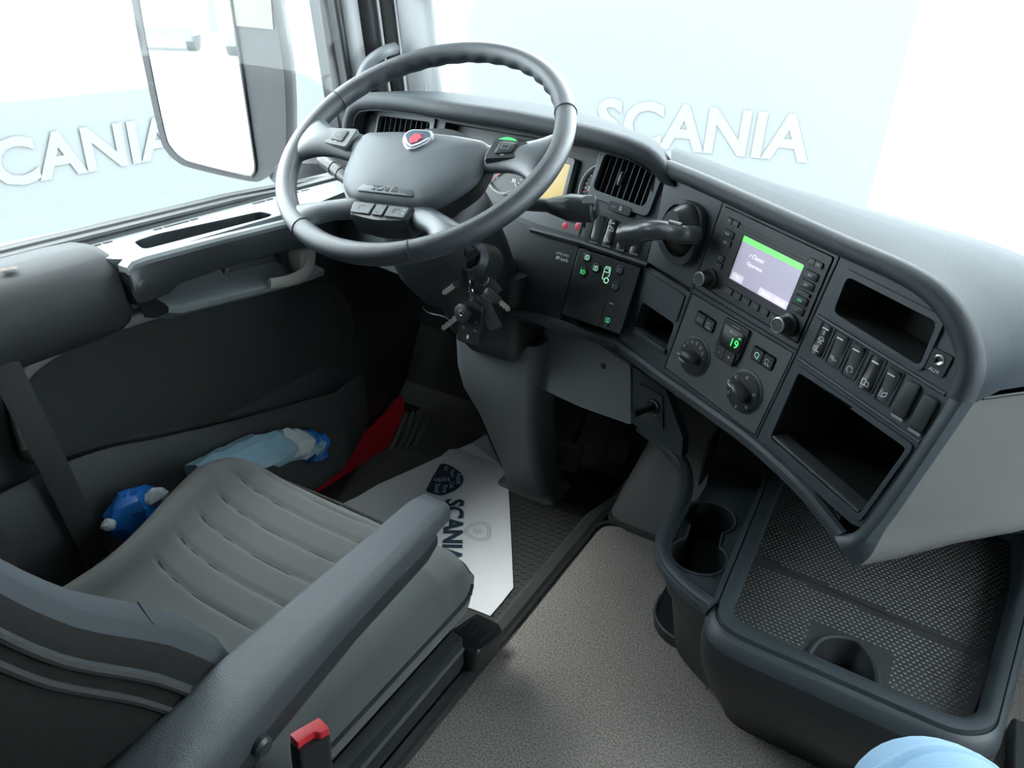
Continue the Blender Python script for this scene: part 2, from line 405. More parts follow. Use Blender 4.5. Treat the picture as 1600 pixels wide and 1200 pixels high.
# step well behind the door: red painted edge and ribbed step seal
st = thing('door_step', (-0.45, 1.3, -0.16), 'red painted door sill with black ribbed step rubber', 'step')
def zst(u, v, x): return P(u, v, 'x', x)
pa = [zst(u, v, -.425) for u, v in ((470, 762), (510, 722), (560, 682), (612, 642), (630, 618))]
pb = [zst(u, v, -.405) for u, v in ((545, 775), (560, 752), (590, 722), (612, 690), (632, 640))]
obj('painted_sill', loft([[a, b, b + V((-.03, 0, -.03)), a + V((-.03, 0, -.02))] for a, b in zip(pa, pb)]), 'red_paint', st)
for k in range(4):
    path = [p + V((.008 + .014 * k, .014 * k, -.004 - .002 * k)) for p in pb]
    obj('rib', tube(spline(path, 4), .0075, 8), 'step_rubber', st)
# ================================================================== driver's door
dr = thing('door_1', (-0.45, .9, -.1), "driver's door trim with pull handle and map pocket", 'door', kind='structure')
del dr['category']
# lower body: big moulded panel
def door_ring(y):
    k = max(0.0, min(1.0, (y - 1.15) / .25)); k2 = k * k * (3 - 2 * k)
    return [V((-.505, y, .62)), V((-.455, y, .622)), V((-.435, y, .60)), V((-.425 - .03 * k2, y, .50)), V((-.430 - .045 * k2, y, .42)), V((-.432 - .05 * k2, y, .30)), V((-.425 - .05 * k2, y, .20)), V((-.40 - .06 * k2, y, .13)), V((-.40 - .06 * k2, y, .02)), V((-.43 - .05 * k2, y, -.10)), V((-.50, y, -.10))]
obj('door_shell', loft([door_ring(y) for y in [-.2, .2, .4, .6, .8, 1.0, 1.1, 1.15, 1.2, 1.25, 1.3, 1.35, 1.40, 1.43]]), 'door_mid', dr, ang=50)
# belt line seals
for (x, z, r, mt_) in ((-.492, .630, .005, 'black'), (-.482, .628, .008, 'grey_mid'), (-.470, .626, .005, 'black'), (-.461, .626, .006, 'grey_mid')):
    obj('window_seal', tube([V((x, -.2, z)), V((x, .6, z)), V((x, 1.0, z - .002)), V((x, 1.42, z - .022))], r, 8), mt_, dr)
# upper shelf with recess
SH = Fr((0, 0, .617), (0, 1, 0), (-1, 0, 0), (0, 0, 1))     # local a = y, b = -x
sh_out = [(-.2, .455), (1.37, .455), (1.37, .40), (1.06, .345), (.682, .345), (.665, .37), (.655, .43), (-.2, .43)]
hole = roundpoly([(.725, .366), (.975, .352), (.995, .360), (.995, .392), (.790, .420), (.740, .414)], .014, 5)
obj('shelf', prism(SH, roundpoly(sh_out, [.001, .001, .02, .02, .012, .012, .004, .001], 5), -.028, 0, holes=[hole]), 'door_top', dr, bevel=.004)
obj('shelf_pocket', join(prism(SH, hole, -.065, -.06), loft([[SH.p(a, b, -.002) for a, b in hole], [SH.p(a, b, -.062) for a, b in hole]], cap=False)), 'handle_dark', dr)
for (a0, a1) in ((.56, .60), (.61, .63), (.655, .70), (.705, .72), (.80, .815), (.82, .87), (.875, .89), (1.02, 1.05), (1.055, 1.07), (1.10, 1.14), (1.15, 1.17)):
    obj('demist_slot', box(SH, (a0 + a1) / 2, .440, .0002, a1 - a0, .005, .002), 'black', dr)
# pull handle bar under the shelf edge
bar_t = [P(u, v, 'x', -.338) for u, v in ((190, 424), (300, 398), (400, 374), (462, 358))]
def barring(y, zt, zb, x0=-.330, x1=-.350, ang=0):
    return [V((x1, y, zt)), V((x0 - .004, y, zt)), V((x0, y, zt - .005)), V((x0, y, zb + .006)), V((x0 - .008, y, zb)), V((x1, y, zb))]
rings = [barring(.668, .600, .560), barring(.674, .606, .545), barring(.69, .608, .542), barring(.735, .607, .545), barring(.755, .607, .556), barring(.85, .604, .556), barring(1.0, .598, .548), barring(1.065, .595, .545), barring(1.085, .590, .55)]
obj('pull_handle', loft(rings), 'handle_dark', dr, ang=45)
rings = [[V((-.352, y, z + .008)), V((-.331, y, z + .008)), V((-.327, y, z + .003)), V((-.328, y, z - .004)), V((-.352, y, z - .004))] for y, z in ((.668, .602), (.678, .609), (.70, .611), (.85, .607), (1.0, .601), (1.07, .598), (1.09, .594))]
obj('pull_handle_cover', loft(rings), 'door_top', dr, ang=45)
obj('screw_cap', lathe(Fr((-.331, .69, .572), (0, 1, 0), (0, 0, 1), (1, 0, 0)), [(.014, -.004), (.014, .002), (.011, .0035), (.001, .0035)], 18), 'button', dr)
# scooped lower ledge with release lever
rings = [[V((-.43, y, zl + .055)), V((-.415, y, zl + .030)), V((-.385, y, zl + .010)), V((-.350, y, zl + .004)), V((-.343, y, zl)), V((-.346, y, zl - .010)), V((-.385, y, zl - .03)), V((-.43, y, zl - .04))] for y, zl in ((.735, .520), (.76, .510), (.85, .501), (.95, .490), (1.06, .480), (1.10, .480))]
obj('grip_ledge', loft(rings), 'door_top', dr, ang=45)
obj('lever_dish', dome(Fr((-.400, .97, .512), (0, 1, -.06), (0, 0, 1), (1, 0, 0)), rr(.14, .05, .024, 6), [(1, -.012), (1, .0), (.9, .004), (.86, -.004)]), 'grey_mid', dr)
lv = spline([(-.348, 1.065, .535), (-.346, 1.064, .512), (-.342, 1.045, .493), (-.340, 1.0, .490), (-.340, .95, .498)], 5)
obj('release_lever', tube(lv, [.016 - .0003 * i for i in range(len(lv))], 10, flat=.45, up=(1, 0, 0)), 'lever_light', dr)
obj('lever_mount', dome(Fr((-.352, 1.055, .513), (0, 1, -.05), (0, 0, 1), (1, 0, 0)), rr(.042, .056, .012, 5), [(1, -.02), (1, .0), (.85, .008)]), 'lever_light', dr)
# padded arm rest at the rear
rings = []
for y, s in ((-.2, 1), (.2, 1), (.45, 1), (.615, 1), (.66, .97), (.678, .88), (.684, .7)):
    c = V((-.40, y, .575)); pr = [(-.055, .055), (-.015, .056), (.025, .046), (.05, .025), (.058, -.01), (.055, -.05), (.04, -.075), (.0, -.085), (-.055, -.085)]
    rings.append([c + V((a * s - .01 * (1 - s), 0, b * s)) for a, b in pr])
ar = obj('arm_pad', loft(rings), 'arm_pad', dr, ang=60)
pts_ = [(random.gauss(0, .009), random.gauss(0, .005)) for i in range(24)]
sf = Fr((-.397, .535, .6325), (0, 1, 0), (-1, 0, -.1), (0, 0, 1))
vs, fs = [], []
for (a, b) in pts_:
    k = len(vs); s = random.uniform(.0015, .004)
    vs += [sf.p(a - s * 1.6, b - s * .5), sf.p(a + s * 1.6, b - s * .3), sf.p(a + s, b + s * .6), sf.p(a - s, b + s * .5)]; fs.append((k, k + 1, k + 2, k + 3))
sc_ = obj('scuff_mark', (vs, fs), 'scuff', ar, smooth=False); sc_['label'] = 'worn brown scuff on the pad'
# cloth panel with raised rim, pocket below
DP = Fr((-.432, 0, 0), (0, 1, 0), (0, 0, 1), (1, 0, 0))
poly = [(.49, .30), (.50, .44), (.62, .485), (.80, .47), (1.05, .45), (1.22, .40), (1.27, .28), (1.22, .16), (.92, .19), (.78, .23), (.60, .285)]
obj('cloth_panel', dome(DP, roundpoly(poly, .05, 5), [(1.02, -.01), (1.02, .004), (1.0, .009), (.97, .011), (.94, .009), (.93, .006)]), 'door_cloth', dr)
edge = [(.80, .478), (.70, .483), (.62, .484), (.56, .474), (.515, .45), (.50, .41), (.497, .34)]
obj('panel_rim', tube(spline([DP.p(a, b, .012) for a, b in edge], 5), .010, 8, flat=.5, up=(1, 0, 0)), 'grey', dr)
obj('panel_groove', tube(spline([DP.p(a - .005, b + .014, .010) for a, b in edge], 5), .004, 6), 'black', dr)
# map pocket
pk = [(.30, .30), (.55, .30), (.70, .262), (.80, .235), (.92, .205), (1.08, .17), (1.24, .135), (1.30, .13)]
path = spline([V((-.385, a, b)) for a, b in pk], 5)
rings = []
for p in path:
    t = max(0, min(1, (p.y - 1.15) / .15))
    x = p.x - .06 * t
    rings.append([V((x - .006, p.y, p.z + .003)), V((x, p.y, p.z + .006)), V((x + .008, p.y, p.z)), V((x + .018, p.y, p.z - .05)), V((x + .02, p.y, -.02)), V((x, p.y, -.06)), V((x - .01, p.y, -.02)), V((x - .006, p.y, p.z - .05))])
obj('map_pocket', loft(rings), 'door_dark', dr, ang=60)
# B pillar trim and belt at the rear of the door opening
bp_ = obj('trim_9', loft([[V((-.53, y0, z)), V((-.36 - .03 * k, y0 - .02, z)), V((-.34 - .03 * k, y0 - .10, z)), V((-.34 - .03 * k, y0 - .35, z)), V((-.53, y0 - .35, z))] for k, (y0, z) in enumerate(((.50, -.1), (.47, .2), (.43, .55), (.40, .9), (.36, 1.5)))]), 'pillar_dark'); structure(bp_, 'dark door pillar trim behind the window')
sb = thing('seat_belt', (-.33, .5, .1), 'black webbing seat belt hanging beside the seat', 'seat belt')
path = spline([(-.352, .40, 1.1), (-.352, .44, .75), (-.35, .469, .53), (-.345, .492, .36), (-.34, .512, .20), (-.335, .52, .12)], 5)
obj('webbing', tube(path, .021, 8, flat=.10, up=(1, 0, .2)), 'belt', sb)
obj('anchor', dome(Fr((-.338, .525, .105), (0, 1, 0), (0, .1, 1), (1, 0, 0)), rr(.05, .07, .02), [(1, -.012), (1, .006), (.8, .012)]), 'black', sb)
# ================================================================== dashboard
D0 = V((0.45353, 1.07835, 0.75319))
D = Fr(D0, (0.86286, -0.50072, -0.06890), (0.13756, 0.10147, 0.98528), (-0.48636, -0.85964, 0.15643))
Ef = Fr((0.33078, 1.12605, 0.63368), (0.98481, -0.17365, 0), (0.05366, 0.30432, 0.95106), (-0.16515, -0.93661, 0.30902))
db = thing('dashboard', (0.2, 1.4, .3), 'dark grey wraparound truck dashboard with soft top', 'dashboard')
# hood over the instruments: lip swept along a curve, top running back
lip = [(-.742, .04, .03), (-.738, .10, .045), (-.715, .138, .055), (-.66, .155, .06), (-.56, .163, .06), (-.44, .165, .06), (-.29, .170, .06), (-.157, .168, .06), (-.058, .162, .055), (-.010, .150, .045), (.022, .122, .03)]
lipw = spline([Ef.p(*l) for l in lip], 5)
far = [V((-.40, 1.30, .66)), V((-.40, 1.34, .72)), V((-.40, 1.385, .765)), V((-.37, 1.42, .785)), V((-.29, 1.47, .79)), V((-.20, 1.50, .79)), V((-.06, 1.505, .79)), V((.06, 1.47, .785)), V((.17, 1.39, .782)), V((.23, 1.35, .778)), V((.285, 1.29, .765))]
farw = spline(far, 5)
rings = []
for p, q in zip(lipw, farw):
    d = (q - p); d.z = 0; d.normalize()
    dn = V((0, 0, -1)) * .8 + d * .1
    i = lipw.index(p)
    e = min(1, i / 14, (len(lipw) - 1 - i) / 10)
    up = V((0, 0, 1))
    sideL = V((-1, 0, 0)) if i < 12 else (V((1, 0, 0)) if i > len(lipw) - 10 else V((0, 0, 0)))
    u2 = (up * e + sideL * (1 - e)).normalized()
    rings.append([p + d * .05 - u2 * .020, p + d * .012 - u2 * .018, p - u2 * .008 - d * .002, p + u2 * .004 - d * .001, p + u2 * .011 + d * .010, p + u2 * .013 + d * .022,
                  p.lerp(q, .35) + u2 * .014, p.lerp(q, .7) + u2 * .012, q + u2 * .004, q + d * .05 - V((0, 0, .03)), q + d * .09 - V((0, 0, .20))])
n_ = len(rings[0])
obj('hood_lip', loft([r[:6] for r in rings], closed=False, cap=False), 'hood', db, ang=70)
obj('hood_top', loft([r[5:] for r in rings], closed=False, cap=False), 'dash_top', db, ang=70)
obj('hood_seam', tube([r[1] + V((0, -.002, -.001)) for r in rings][6:-3], .0016, 6), 'black', db)
# main driver fascia plate (behind everything), with openings for the vents and instruments
fas = [(-.735, -.16), (-.735, .12), (-.70, .145), (-.55, .158), (-.30, .165), (-.06, .168), (-.008, .158), (.004, .10), (.004, .06), (.004, -.003), (-.130, -.003), (-.130, -.145), (-.23, -.16)]
inst_hole = roundpoly([(-.50, .03), (-.50, .15), (-.16, .157), (-.1395, .154), (-.1385, .085), (-.134, .060), (-.128, .012), (-.22, .012)], .004, 3)
vent_hole = rr(.106, .062, .010, 4, 0, 0)
vr = radians(-5)
def rot2(pts, cx, cy, a): return [(cx + x * cos(a) - y * sin(a), cy + x * sin(a) + y * cos(a)) for x, y in pts]
vhR = rot2(vent_hole, -.0775, .117, vr)
lv_hole = rot2(rr(.155, .07, .010, 4), -.607, .108, radians(3))
obj('driver_fascia', prism(Ef, fas, -.03, 0, holes=[inst_hole, vhR, lv_hole]), 'dash', db, smooth=False)
# dark back box behind holes
obj('fascia_backing', box(Ef, -.36, .06, -.085, .76, .22, .01), 'void', db, smooth=False)
def vent(name, cx, cy, wd, ht, a, n, label, knobpos):
    f = Ef.at(cx, cy, 0, a)
    v = thing(name, f.p(0, 0, -.03), label, 'air vent')
    obj('vent_frame', prism(f, rr(wd + .015, ht + .024, .010, 4, .003, 0), -.004, .006, holes=[rr(wd - .002, ht - .002, .009, 4)]), 'vent_grey', v, bevel=.002)
    obj('vent_box', loft([[f.p(x, y, .0) for x, y in rr(wd, ht, .009, 4)], [f.p(x, y, -.05) for x, y in rr(wd * .9, ht * .9, .009, 4)], [f.p(x * .01, y * .01, -.05) for x, y in rr(wd, ht, .009, 4)]], cap=False), 'void', v)
    src = None
    for k in range(n):
        x = -wd / 2 + wd * (k + 1) / (n + 1)
        o = obj('slat', prism(Fr(f.p(x, 0, -.009), (f.z * .97 - f.x * .25), f.y), rr(.014, ht * .97, .0008, 1), -.0010, .0010), 'hood', v, smooth=False) if src is None else inst(src, 'slat', f.x * (wd * k / (n + 1)), v)
        src = src or o
    obj('slat_tab', dome(f.at(knobpos, 0, -.004), rr(.006, ht * .36, .0028), [(1, -.012), (1, .004), (.6, .007)]), 'grey', v)
    return v
vent('air_vent', -.0775, .117, .106, .062, -5, 8, 'square dashboard air vent right of the steering wheel', -.012)
vent('air_vent', -.607, .108, .150, .066, 3, 9, 'wide air vent at the left end of the dashboard', .02)
# instrument cluster
ic = thing('instrument_cluster', Ef.p(-.3, .08, -.06), 'instrument cluster with round gauges behind the steering wheel', 'gauge cluster')
obj('dial_plate', prism(Ef, [(-.52, .005), (-.52, .165), (-.13, .165), (-.12, .005)], -.036, -.029), 'dash_dark', ic, smooth=False)
obj('lower_bezel', prism(Ef, roundpoly([(-.36, .004), (-.36, .020), (-.225, .036), (-.125, .026), (-.125, .006)], .004), -.030, -.002), 'cluster_grey', ic)
obj('side_bezel', loft([[Ef.p(-.142, .012, 0), Ef.p(-.142, .012, -.029), Ef.p(-.1415, .155, -.029), Ef.p(-.1415, .150, 0)], [Ef.p(-.139, .012, 0), Ef.p(-.139, .012, -.029), Ef.p(-.139, .155, -.029), Ef.p(-.139, .152, 0)]]), 'cluster_grey', ic)
def gauge(cx, cy, r, nums, a_need, ring=True):
    f = Ef.at(cx, cy, -.028)
    g = obj('gauge_ring', lathe(f, [(r * .90, 0), (r * .90, .006), (r * .94, .009), (r, .007), (r * 1.02, 0)], 40), 'gauge_ring', ic)
    obj('gauge_face', lathe(f, [(r * .9, .0), (r * .9, .002), (.0005, .002)], 40), 'black_gloss', g)
    lines = []
    for k in range(25):
        a = radians(225 - 270 * k / 24); l = .16 if k % 4 == 0 else .08
        lines.append([(r * .86 * cos(a), r * .86 * sin(a)), (r * (.86 - l) * cos(a), r * (.86 - l) * sin(a))])
    obj('gauge_ticks', strips(f, lines, r * .022, .0025), 'white', g, smooth=False)
    for k, s in enumerate(nums):
        a = radians(225 - 270 * k / (len(nums) - 1)); 
        text('gauge_number', f.at(r * .58 * cos(a), r * .58 * sin(a)), s, r * .2, 'white', g, .0025, bold=.01)
    a = radians(a_need)
    obj('needle', prism(f, [(-.05 * r * sin(a), .05 * r * cos(a)), (.05 * r * sin(a), -.05 * r * cos(a)), (.84 * r * cos(a), .84 * r * sin(a))], .004, .006), 'needle', g, smooth=False)
    obj('needle_cap', lathe(f, [(r * .14, .002), (r * .14, .007), (r * .1, .009), (.0003, .009)], 20), 'black', g)
gauge(-.130, .092, .048, ['0', '20', '40', '60', '80', '100', '120'], 190)
gauge(-.345, .095, .050, ['0', '5', '10', '15', '20', '25', '30'], 225)
f = Ef.at(-.345, .095, -.023)
obj('eco_arc', strips(f, [circ(0, 0, .049, 12, 70, 130)], .006, .0105), 'green_arc', ic, smooth=False)
obj('display', prism(Ef, roundpoly([(-.271, .045), (-.271, .125), (-.203, .125), (-.203, .045)], .004), -.029, -.022), 'yellow_lcd', ic, smooth=False)
obj('display_frame', prism(Ef, rr(.082, .10, .006, 3, -.237, .085), -.029, -.016, holes=[rr(.066, .078, .003, 3, -.237, .085)]), 'cluster_grey', ic, bevel=.002)
for (a_, b_) in ((-.172, .010), (-.146, .014)):
    g = obj('warning_lamp', lathe(Ef.at(a_, b_ + .012, -.0015), [(.0075, -.004), (.0075, -.001), (.006, -.0004), (.0003, -.0003)], 16), 'needle', ic)
# switch row under the vent
obj('switch_plate', prism(Ef, roundpoly([(-.124, .004), (-.124, .062), (-.002, .058), (-.001, .004)], .004), -.004, .0015, holes=[rr(.023, .044, .004, 3, -.105, .033), rr(.023, .044, .004, 3, -.0785, .032), rr(.023, .044, .004, 3, -.052, .030), rr(.023, .044, .004, 3, -.0255, .028)]), 'dash_dark', db, smooth=False)
od = obj('odometer_window', dome(Ef.at(-.071, .0715, .001, -5), rr(.046, .0145, .005), [(1, -.003), (1, .0055), (.94, .0065)]), 'black_gloss', db)
text('digit', Ef.at(-.068, .0715, .0085, -5), '0', .010, 'white', od, .0001, bold=.01)
obj('glyph', strips(Ef.at(-.081, .0715, .0085, -5), [[(-.004, -.001), (-.002, .002), (.001, .0), (.003, .002)]], .0012, .0001), 'icon_dim', od, smooth=False)
ICON = {
 'lamp': [[(-.004, .003), (0, .003)], [(-.004, 0), (0, 0)], [(-.004, -.003), (0, -.003)], [(.001, .004), (.004, .003), (.005, 0), (.004, -.003), (.001, -.004), (.001, .004)]],
 'fog': [[(-.005, .003), (-.001, .002)], [(-.005, 0), (-.001, 0)], [(-.005, -.003), (-.001, -.002)], [(-.004, .004), (-.003, -.004)], [(.001, .004), (.004, .002), (.005, 0), (.004, -.002), (.001, -.004), (.001, .004)]],
 'truck': [[(-.005, -.004), (-.005, .003), (.0, .003), (.0, -.004)], [(.0, .001), (.004, .001), (.005, -.002), (.005, -.004), (-.005, -.004)]],
 'P': [circ(0, 0, .0058, 14), [(-.0015, -.003), (-.0015, .003), (.001, .003), (.002, .0015), (.001, 0), (-.0015, 0)]],
 'wash': [[(-.002, -.004), (-.002, .001), (.003, .004), (.003, -.001), (-.002, -.004)], [(-.006, .002), (-.004, .001)], [(-.006, -.001), (-.004, -.001)], [(-.005, .005), (-.003, .003)], [(-.006, -.004), (-.004, -.003)]],
 'lines': [[(-.005, -.003), (-.005, .002)], [(-.0025, -.003), (-.0025, .002)], [(0, -.003), (0, .002)], [(-.006, -.004), (.004, -.004)]],
 'pipe': [[(-.005, .001), (-.001, .001), (.001, -.002), (.005, -.002)], [(-.005, -.001), (-.002, -.001), (.0, -.004)]],
 'curve': [circ(0, 0, .004, 8, 20, 250), [(.002, -.002), (.005, -.001)]],
 'heat': [[(-.004, -.003), (-.003, -.001), (-.004, .001), (-.003, .003)], [(0, -.003), (.001, -.001), (0, .001), (.001, .003)], [(.004, -.003), (.005, -.001), (.004, .001), (.005, .003)]],
 'fan': [circ(-.001, .001, .003, 10), [(.002, -.002), (.005, -.004)], [(-.004, -.004), (.004, -.004)]],
 'circ': [circ(0, .001, .0035, 12, -50, 270), [(.001, -.003), (.003, -.002), (.002, -.0045)]],
 'dome': [circ(0, 0, .004, 8, 0, 180), [(-.004, 0), (.004, 0)], [(-.003, -.004), (0, -.002), (.003, -.004)]],
}
def rocker(fr, cx, cy, wd, ht, label, icon=None, tilt=0, mt='switch', icm='icon', marks=True, extra=None):
    """rocker switch with a curved key in a dark well"""
    f = fr.at(cx, cy)
    t = thing('rocker_switch', f.p(0, 0, 0), label, 'switch', 'dashboard rocker switches')
    obj('well', prism(f, rr(wd + .004, ht + .005, .004, 4), -.012, .0022, holes=[rr(wd, ht + .001, .003, 4)]), 'black', t)
    rows = []
    for k in range(9):
        yy = -ht / 2 + ht * k / 8; s = (k / 4 - 1)
        zz = .004 - .0018 * (1 - s * s) + (tilt * s * .004)
        wl = wd * (.96 if 0 < k < 8 else .80)
        rows.append([f.p(-wl / 2, yy, -.010), f.p(-wl / 2, yy, zz - .002), f.p(-wl / 2 + .002, yy, zz), f.p(wl / 2 - .002, yy, zz), f.p(wl / 2, yy, zz - .002), f.p(wl / 2, yy, -.010)])
    key = obj('key', loft(rows), mt, t, ang=50)
    zt = .0045
    if marks: obj('index_line', box(f, 0, ht * .36, zt + .001 + tilt * .003, wd * .5, .0016, .0012), 'icon', key, smooth=False)
    if icon: obj('symbol', strips(f.at(0, -ht * .28, zt - .0008 - tilt * .0022), ICON[icon], .0009, .0006), icm, key, smooth=False)
    if extra: extra(f, key, zt)
    return t
rocker(Ef, -.105, .033, .021, .040, 'grey rocker switch directly under the right air vent, leftmost of its row', None, .5, marks=False)
rocker(Ef, -.0785, .032, .021, .040, 'black rocker switch with truck symbol beside the parking brake lever', 'lines', -.3, 'black', extra=lambda f, k, z: obj('symbol', strips(f.at(0, .006, z - .001), ICON['truck'], .001, .0006), 'icon', k, smooth=False))
rocker(Ef, -.052, .030, .021, .040, 'black rocker switch with circled P symbol behind the brake lever', None, .2, 'black', marks=False, extra=lambda f, k, z: obj('symbol', strips(f.at(0, .002, z), [[(x * 1.25, y * 1.25) for x, y in l] for l in ICON['P']], .0013, .0008), 'icon', k, smooth=False))
rocker(Ef, -.0255, .028, .021, .040, 'blank black rocker switch hidden under the brake lever', None, 0, 'black', marks=False)
for x in (-.105, -.0785, -.052, -.0255):
    obj('switch_lip', box(Ef, x, .0085, .003, .016, .0022, .0025), 'icon_dim', db)
# ledge between cluster and light panel
obj('fascia_ledge', loft([[Ef.p(a, b, .0), Ef.p(a, b, .008), Ef.p(a, b - .004, .010), Ef.p(a, b - .009, .006), Ef.p(a, b - .009, .0)] for a, b in ((-.235, .004), (-.13, .006), (.006, .001))]), 'dash', db)
# lower part left of the light panel with speed plate
obj('column_fascia', prism(Ef, [(-.30, -.145), (-.30, .01), (-.232, .002), (-.132, .0), (-.132, -.128)], -.02, .002), 'dash_dark', db)
text('speed_text', Ef.at(-.1585, -.0255, .0025), 'LIMITED SPEED', .0052, 'icon', db, .0006, xs=.8)
text('speed_text', Ef.at(-.157, -.0335, .0025), '89 km/h', .0088, 'white', db, .0006, xs=.9)
# light control panel
lp = thing('light_control_panel', Ef.p(-.07, -.06, 0), 'black light control panel with green lit lamp symbols', 'control panel')
obj('panel', prism(Ef, roundpoly([(-.129, -.006), (-.004, -.009), (-.008, -.122), (-.129, -.122)], .004), -.006, .004), 'dash_dark', lp, bevel=.0015)
for (nm, a, b, ic_, mt_) in (('lamp_button', -.108, -.018, 'lamp', 'icon_lamp'), ('lamp_button', -.108, -.043, 'fog', 'icon_green'), ('lamp_button', -.086, -.031, 'lamp', 'icon_lamp'), ('lamp_button', -.041, -.023, 'fog', 'icon_dim'), ('lamp_button', -.041, -.050, 'fog', 'icon_dim')):
    o = obj(nm, lathe(Ef.at(a, b, .004), [(.0088, -.002), (.0088, .0008), (.0075, .0012), (.0002, .0010)], 20), 'black', lp)
    obj('symbol', strips(Ef.at(a, b, .0054), ICON[ic_], .0011), mt_, o, smooth=False)
    obj('arc', strips(Ef.at(a, b, .0054), [circ(0, 0, .0078, 8, 40, 140)], .0007), 'icon_dim', o, smooth=False)
f = Ef.at(-.0625, -.034, .0046)
obj('truck_symbol', strips(f, [[(-.006, -.010), (-.006, .008), (-.004, .011), (.004, .011), (.0055, .004), (.0055, -.003), (.003, -.004)], [(-.006, .002), (.003, .002), (.003, .008), (-.004, .008)], [(-.006, -.010), (-.002, -.010)]], .0013), 'icon_lamp', lp, smooth=False)
obj('truck_wheel_symbol', strips(f, [circ(.0025, -.011, .0042, 14)], .0018), 'icon_lamp', lp, smooth=False)
obj('lower_plate', prism(Ef, rr(.075, .06, .005, 3, -.088, -.092), .003, .0045), 'black', lp)
rocker(Ef, -.038, -.094, .018, .044, 'black dimmer switch with green lamp symbol in the light panel', 'lamp', -.2, 'black', 'icon_green')
# ---- pocket panel and parking brake housing in the D plane
obj('pocket_fascia', prism(D, roundpoly([(-.122, -.132), (-.013, -.132), (-.013, -.266), (-.130, -.272)], .004), -.02, .001, holes=[rr(.082, .046, .006, 4, -.062, -.212)]), 'dash', db, bevel=.0012)
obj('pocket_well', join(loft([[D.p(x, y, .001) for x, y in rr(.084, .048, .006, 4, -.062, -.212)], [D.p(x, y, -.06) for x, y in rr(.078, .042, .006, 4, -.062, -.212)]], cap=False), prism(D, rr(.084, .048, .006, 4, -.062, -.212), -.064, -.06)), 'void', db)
obj('pocket_lip', dome(D.at(-.060, -.236, .001), rr(.085, .010, .004), [(1, -.006), (1, .004), (.85, .007)]), 'dash', db)
obj('pocket_blank', dome(D.at(-.064, -.162, .001), rr(.094, .044, .003), [(1, -.002), (1, .0015), (.98, .0025)]), 'dash', db)
obj('brake_fascia', prism(D, roundpoly([(-.140, .012), (-.013, .010), (-.013, -.128), (-.122, -.128), (-.128, -.06)], .006), -.03, .0), 'dash', db, bevel=.0015)
pb_ = thing('parking_brake', D.p(-.06, -.05, 0), 'parking brake lever with grey grip and black boot on the dashboard', 'lever')
hs = [(-.108, -.082), (-.112, -.045), (-.098, -.018), (-.060, -.008), (-.026, -.014), (-.018, -.05), (-.022, -.095), (-.06, -.108)]
obj('housing', prism(D, roundpoly(hs, .02, 5), -.012, .014, holes=[roundpoly([(x * .80 - .012, y * .80 - .009) for x, y in hs], .016, 5)]), 'dash', pb_, bevel=.004)
obj('housing_back', prism(D, roundpoly(hs, .02, 5), -.014, -.010), 'void', pb_)
bt = [D.p(-.056, -.052, -.008), D.p(-.055, -.05, .012), D.p(-.052, -.046, .026), D.p(-.055, -.044, .040)]
rings = []
for k, s in enumerate((.044, .040, .032, .020)):
    c = bt[k]; rings.append([c + D.x * cos(2 * pi * i / 18) * s * .85 + D.y * sin(2 * pi * i / 18) * s for i in range(18)])
obj('boot', loft(rings), 'black', pb_)
tip = PL(976, 367, D.p(0, 0, .055), D.z); mid = PL(1015, 360, D.p(0, 0, .06), D.z); base = PL(1064, 366, D.p(0, 0, .05), D.z)
path = spline([base + D.z * -.03, base, base.lerp(mid, .5) + D.y * .003, mid, tip.lerp(mid, .4), tip], 5)
N_ = len(path)
rad = [.011 + .007 * max(0, (i / N_ - .35)) / .65 * (1 if i < N_ - 2 else .8) for i in range(N_)]
obj('grip', tube(path, rad, 14, flat=1.2, up=D.y), 'switch', pb_)
gf = Fr(path[-1], D.x * .55 - D.z * .6, D.y)
obj('grip_end', dome(Fr(path[-1] - D.x * .004, D.z * .5 + D.x * .4, D.y, -D.x * .8 + D.z * .5), circ(0, 0, .0155, 20), [(1, -.004), (1, .002), (.8, .005)]), 'black', pb_)
g_ = obj('grip_highlight', tube([path[5] + D.y * .0135 + D.z * .004, path[9] + D.y * .0135 + D.z * .004], .003, 8), 'switch', pb_)  # raised strip standing in for the highlight along the grip
# ---- centre fascia plate with openings
cen = [(-.013, .012), (.19, .012), (.31, .012), (.352, -.008), (.384, -.034), (.396, -.062), (.391, -.12), (.376, -.272), (.362, -.276), (.19, -.264), (-.013, -.268)]
holes = [rr(.196, .119, .003, 2, .0965, -.056), [(-.0065, -.131), (.194, -.128), (.188, -.260), (-.0105, -.260)][::-1],
         roundpoly([(.222, -.010), (.345, -.012), (.350, -.064), (.224, -.056)], .008, 4), roundpoly([(.213, -.146), (.379, -.154), (.366, -.259), (.213, -.247)], .006, 4)]
SW = [(.224, -.0935), (.2495, -.0945), (.275, -.097), (.3015, -.0995), (.327, -.102), (.353, -.105), (.378, -.109)]
obj('centre_fascia', prism(D, cen, -.02, .001, holes=holes), 'dash', db, smooth=False)
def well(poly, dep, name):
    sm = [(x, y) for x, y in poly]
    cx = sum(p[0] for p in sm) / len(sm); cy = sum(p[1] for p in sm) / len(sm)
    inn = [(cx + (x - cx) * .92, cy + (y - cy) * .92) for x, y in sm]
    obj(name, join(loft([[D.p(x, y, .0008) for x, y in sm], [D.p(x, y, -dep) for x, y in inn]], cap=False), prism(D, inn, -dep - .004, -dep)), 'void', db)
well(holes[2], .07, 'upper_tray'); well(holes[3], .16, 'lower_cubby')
obj('tray_rim', prism(D, roundpoly([(.212, -.002), (.352, -.004), (.355, -.069), (.214, -.066)], .010, 4), .0, .004, holes=[holes[2]]), 'dash', db, bevel=.0015)
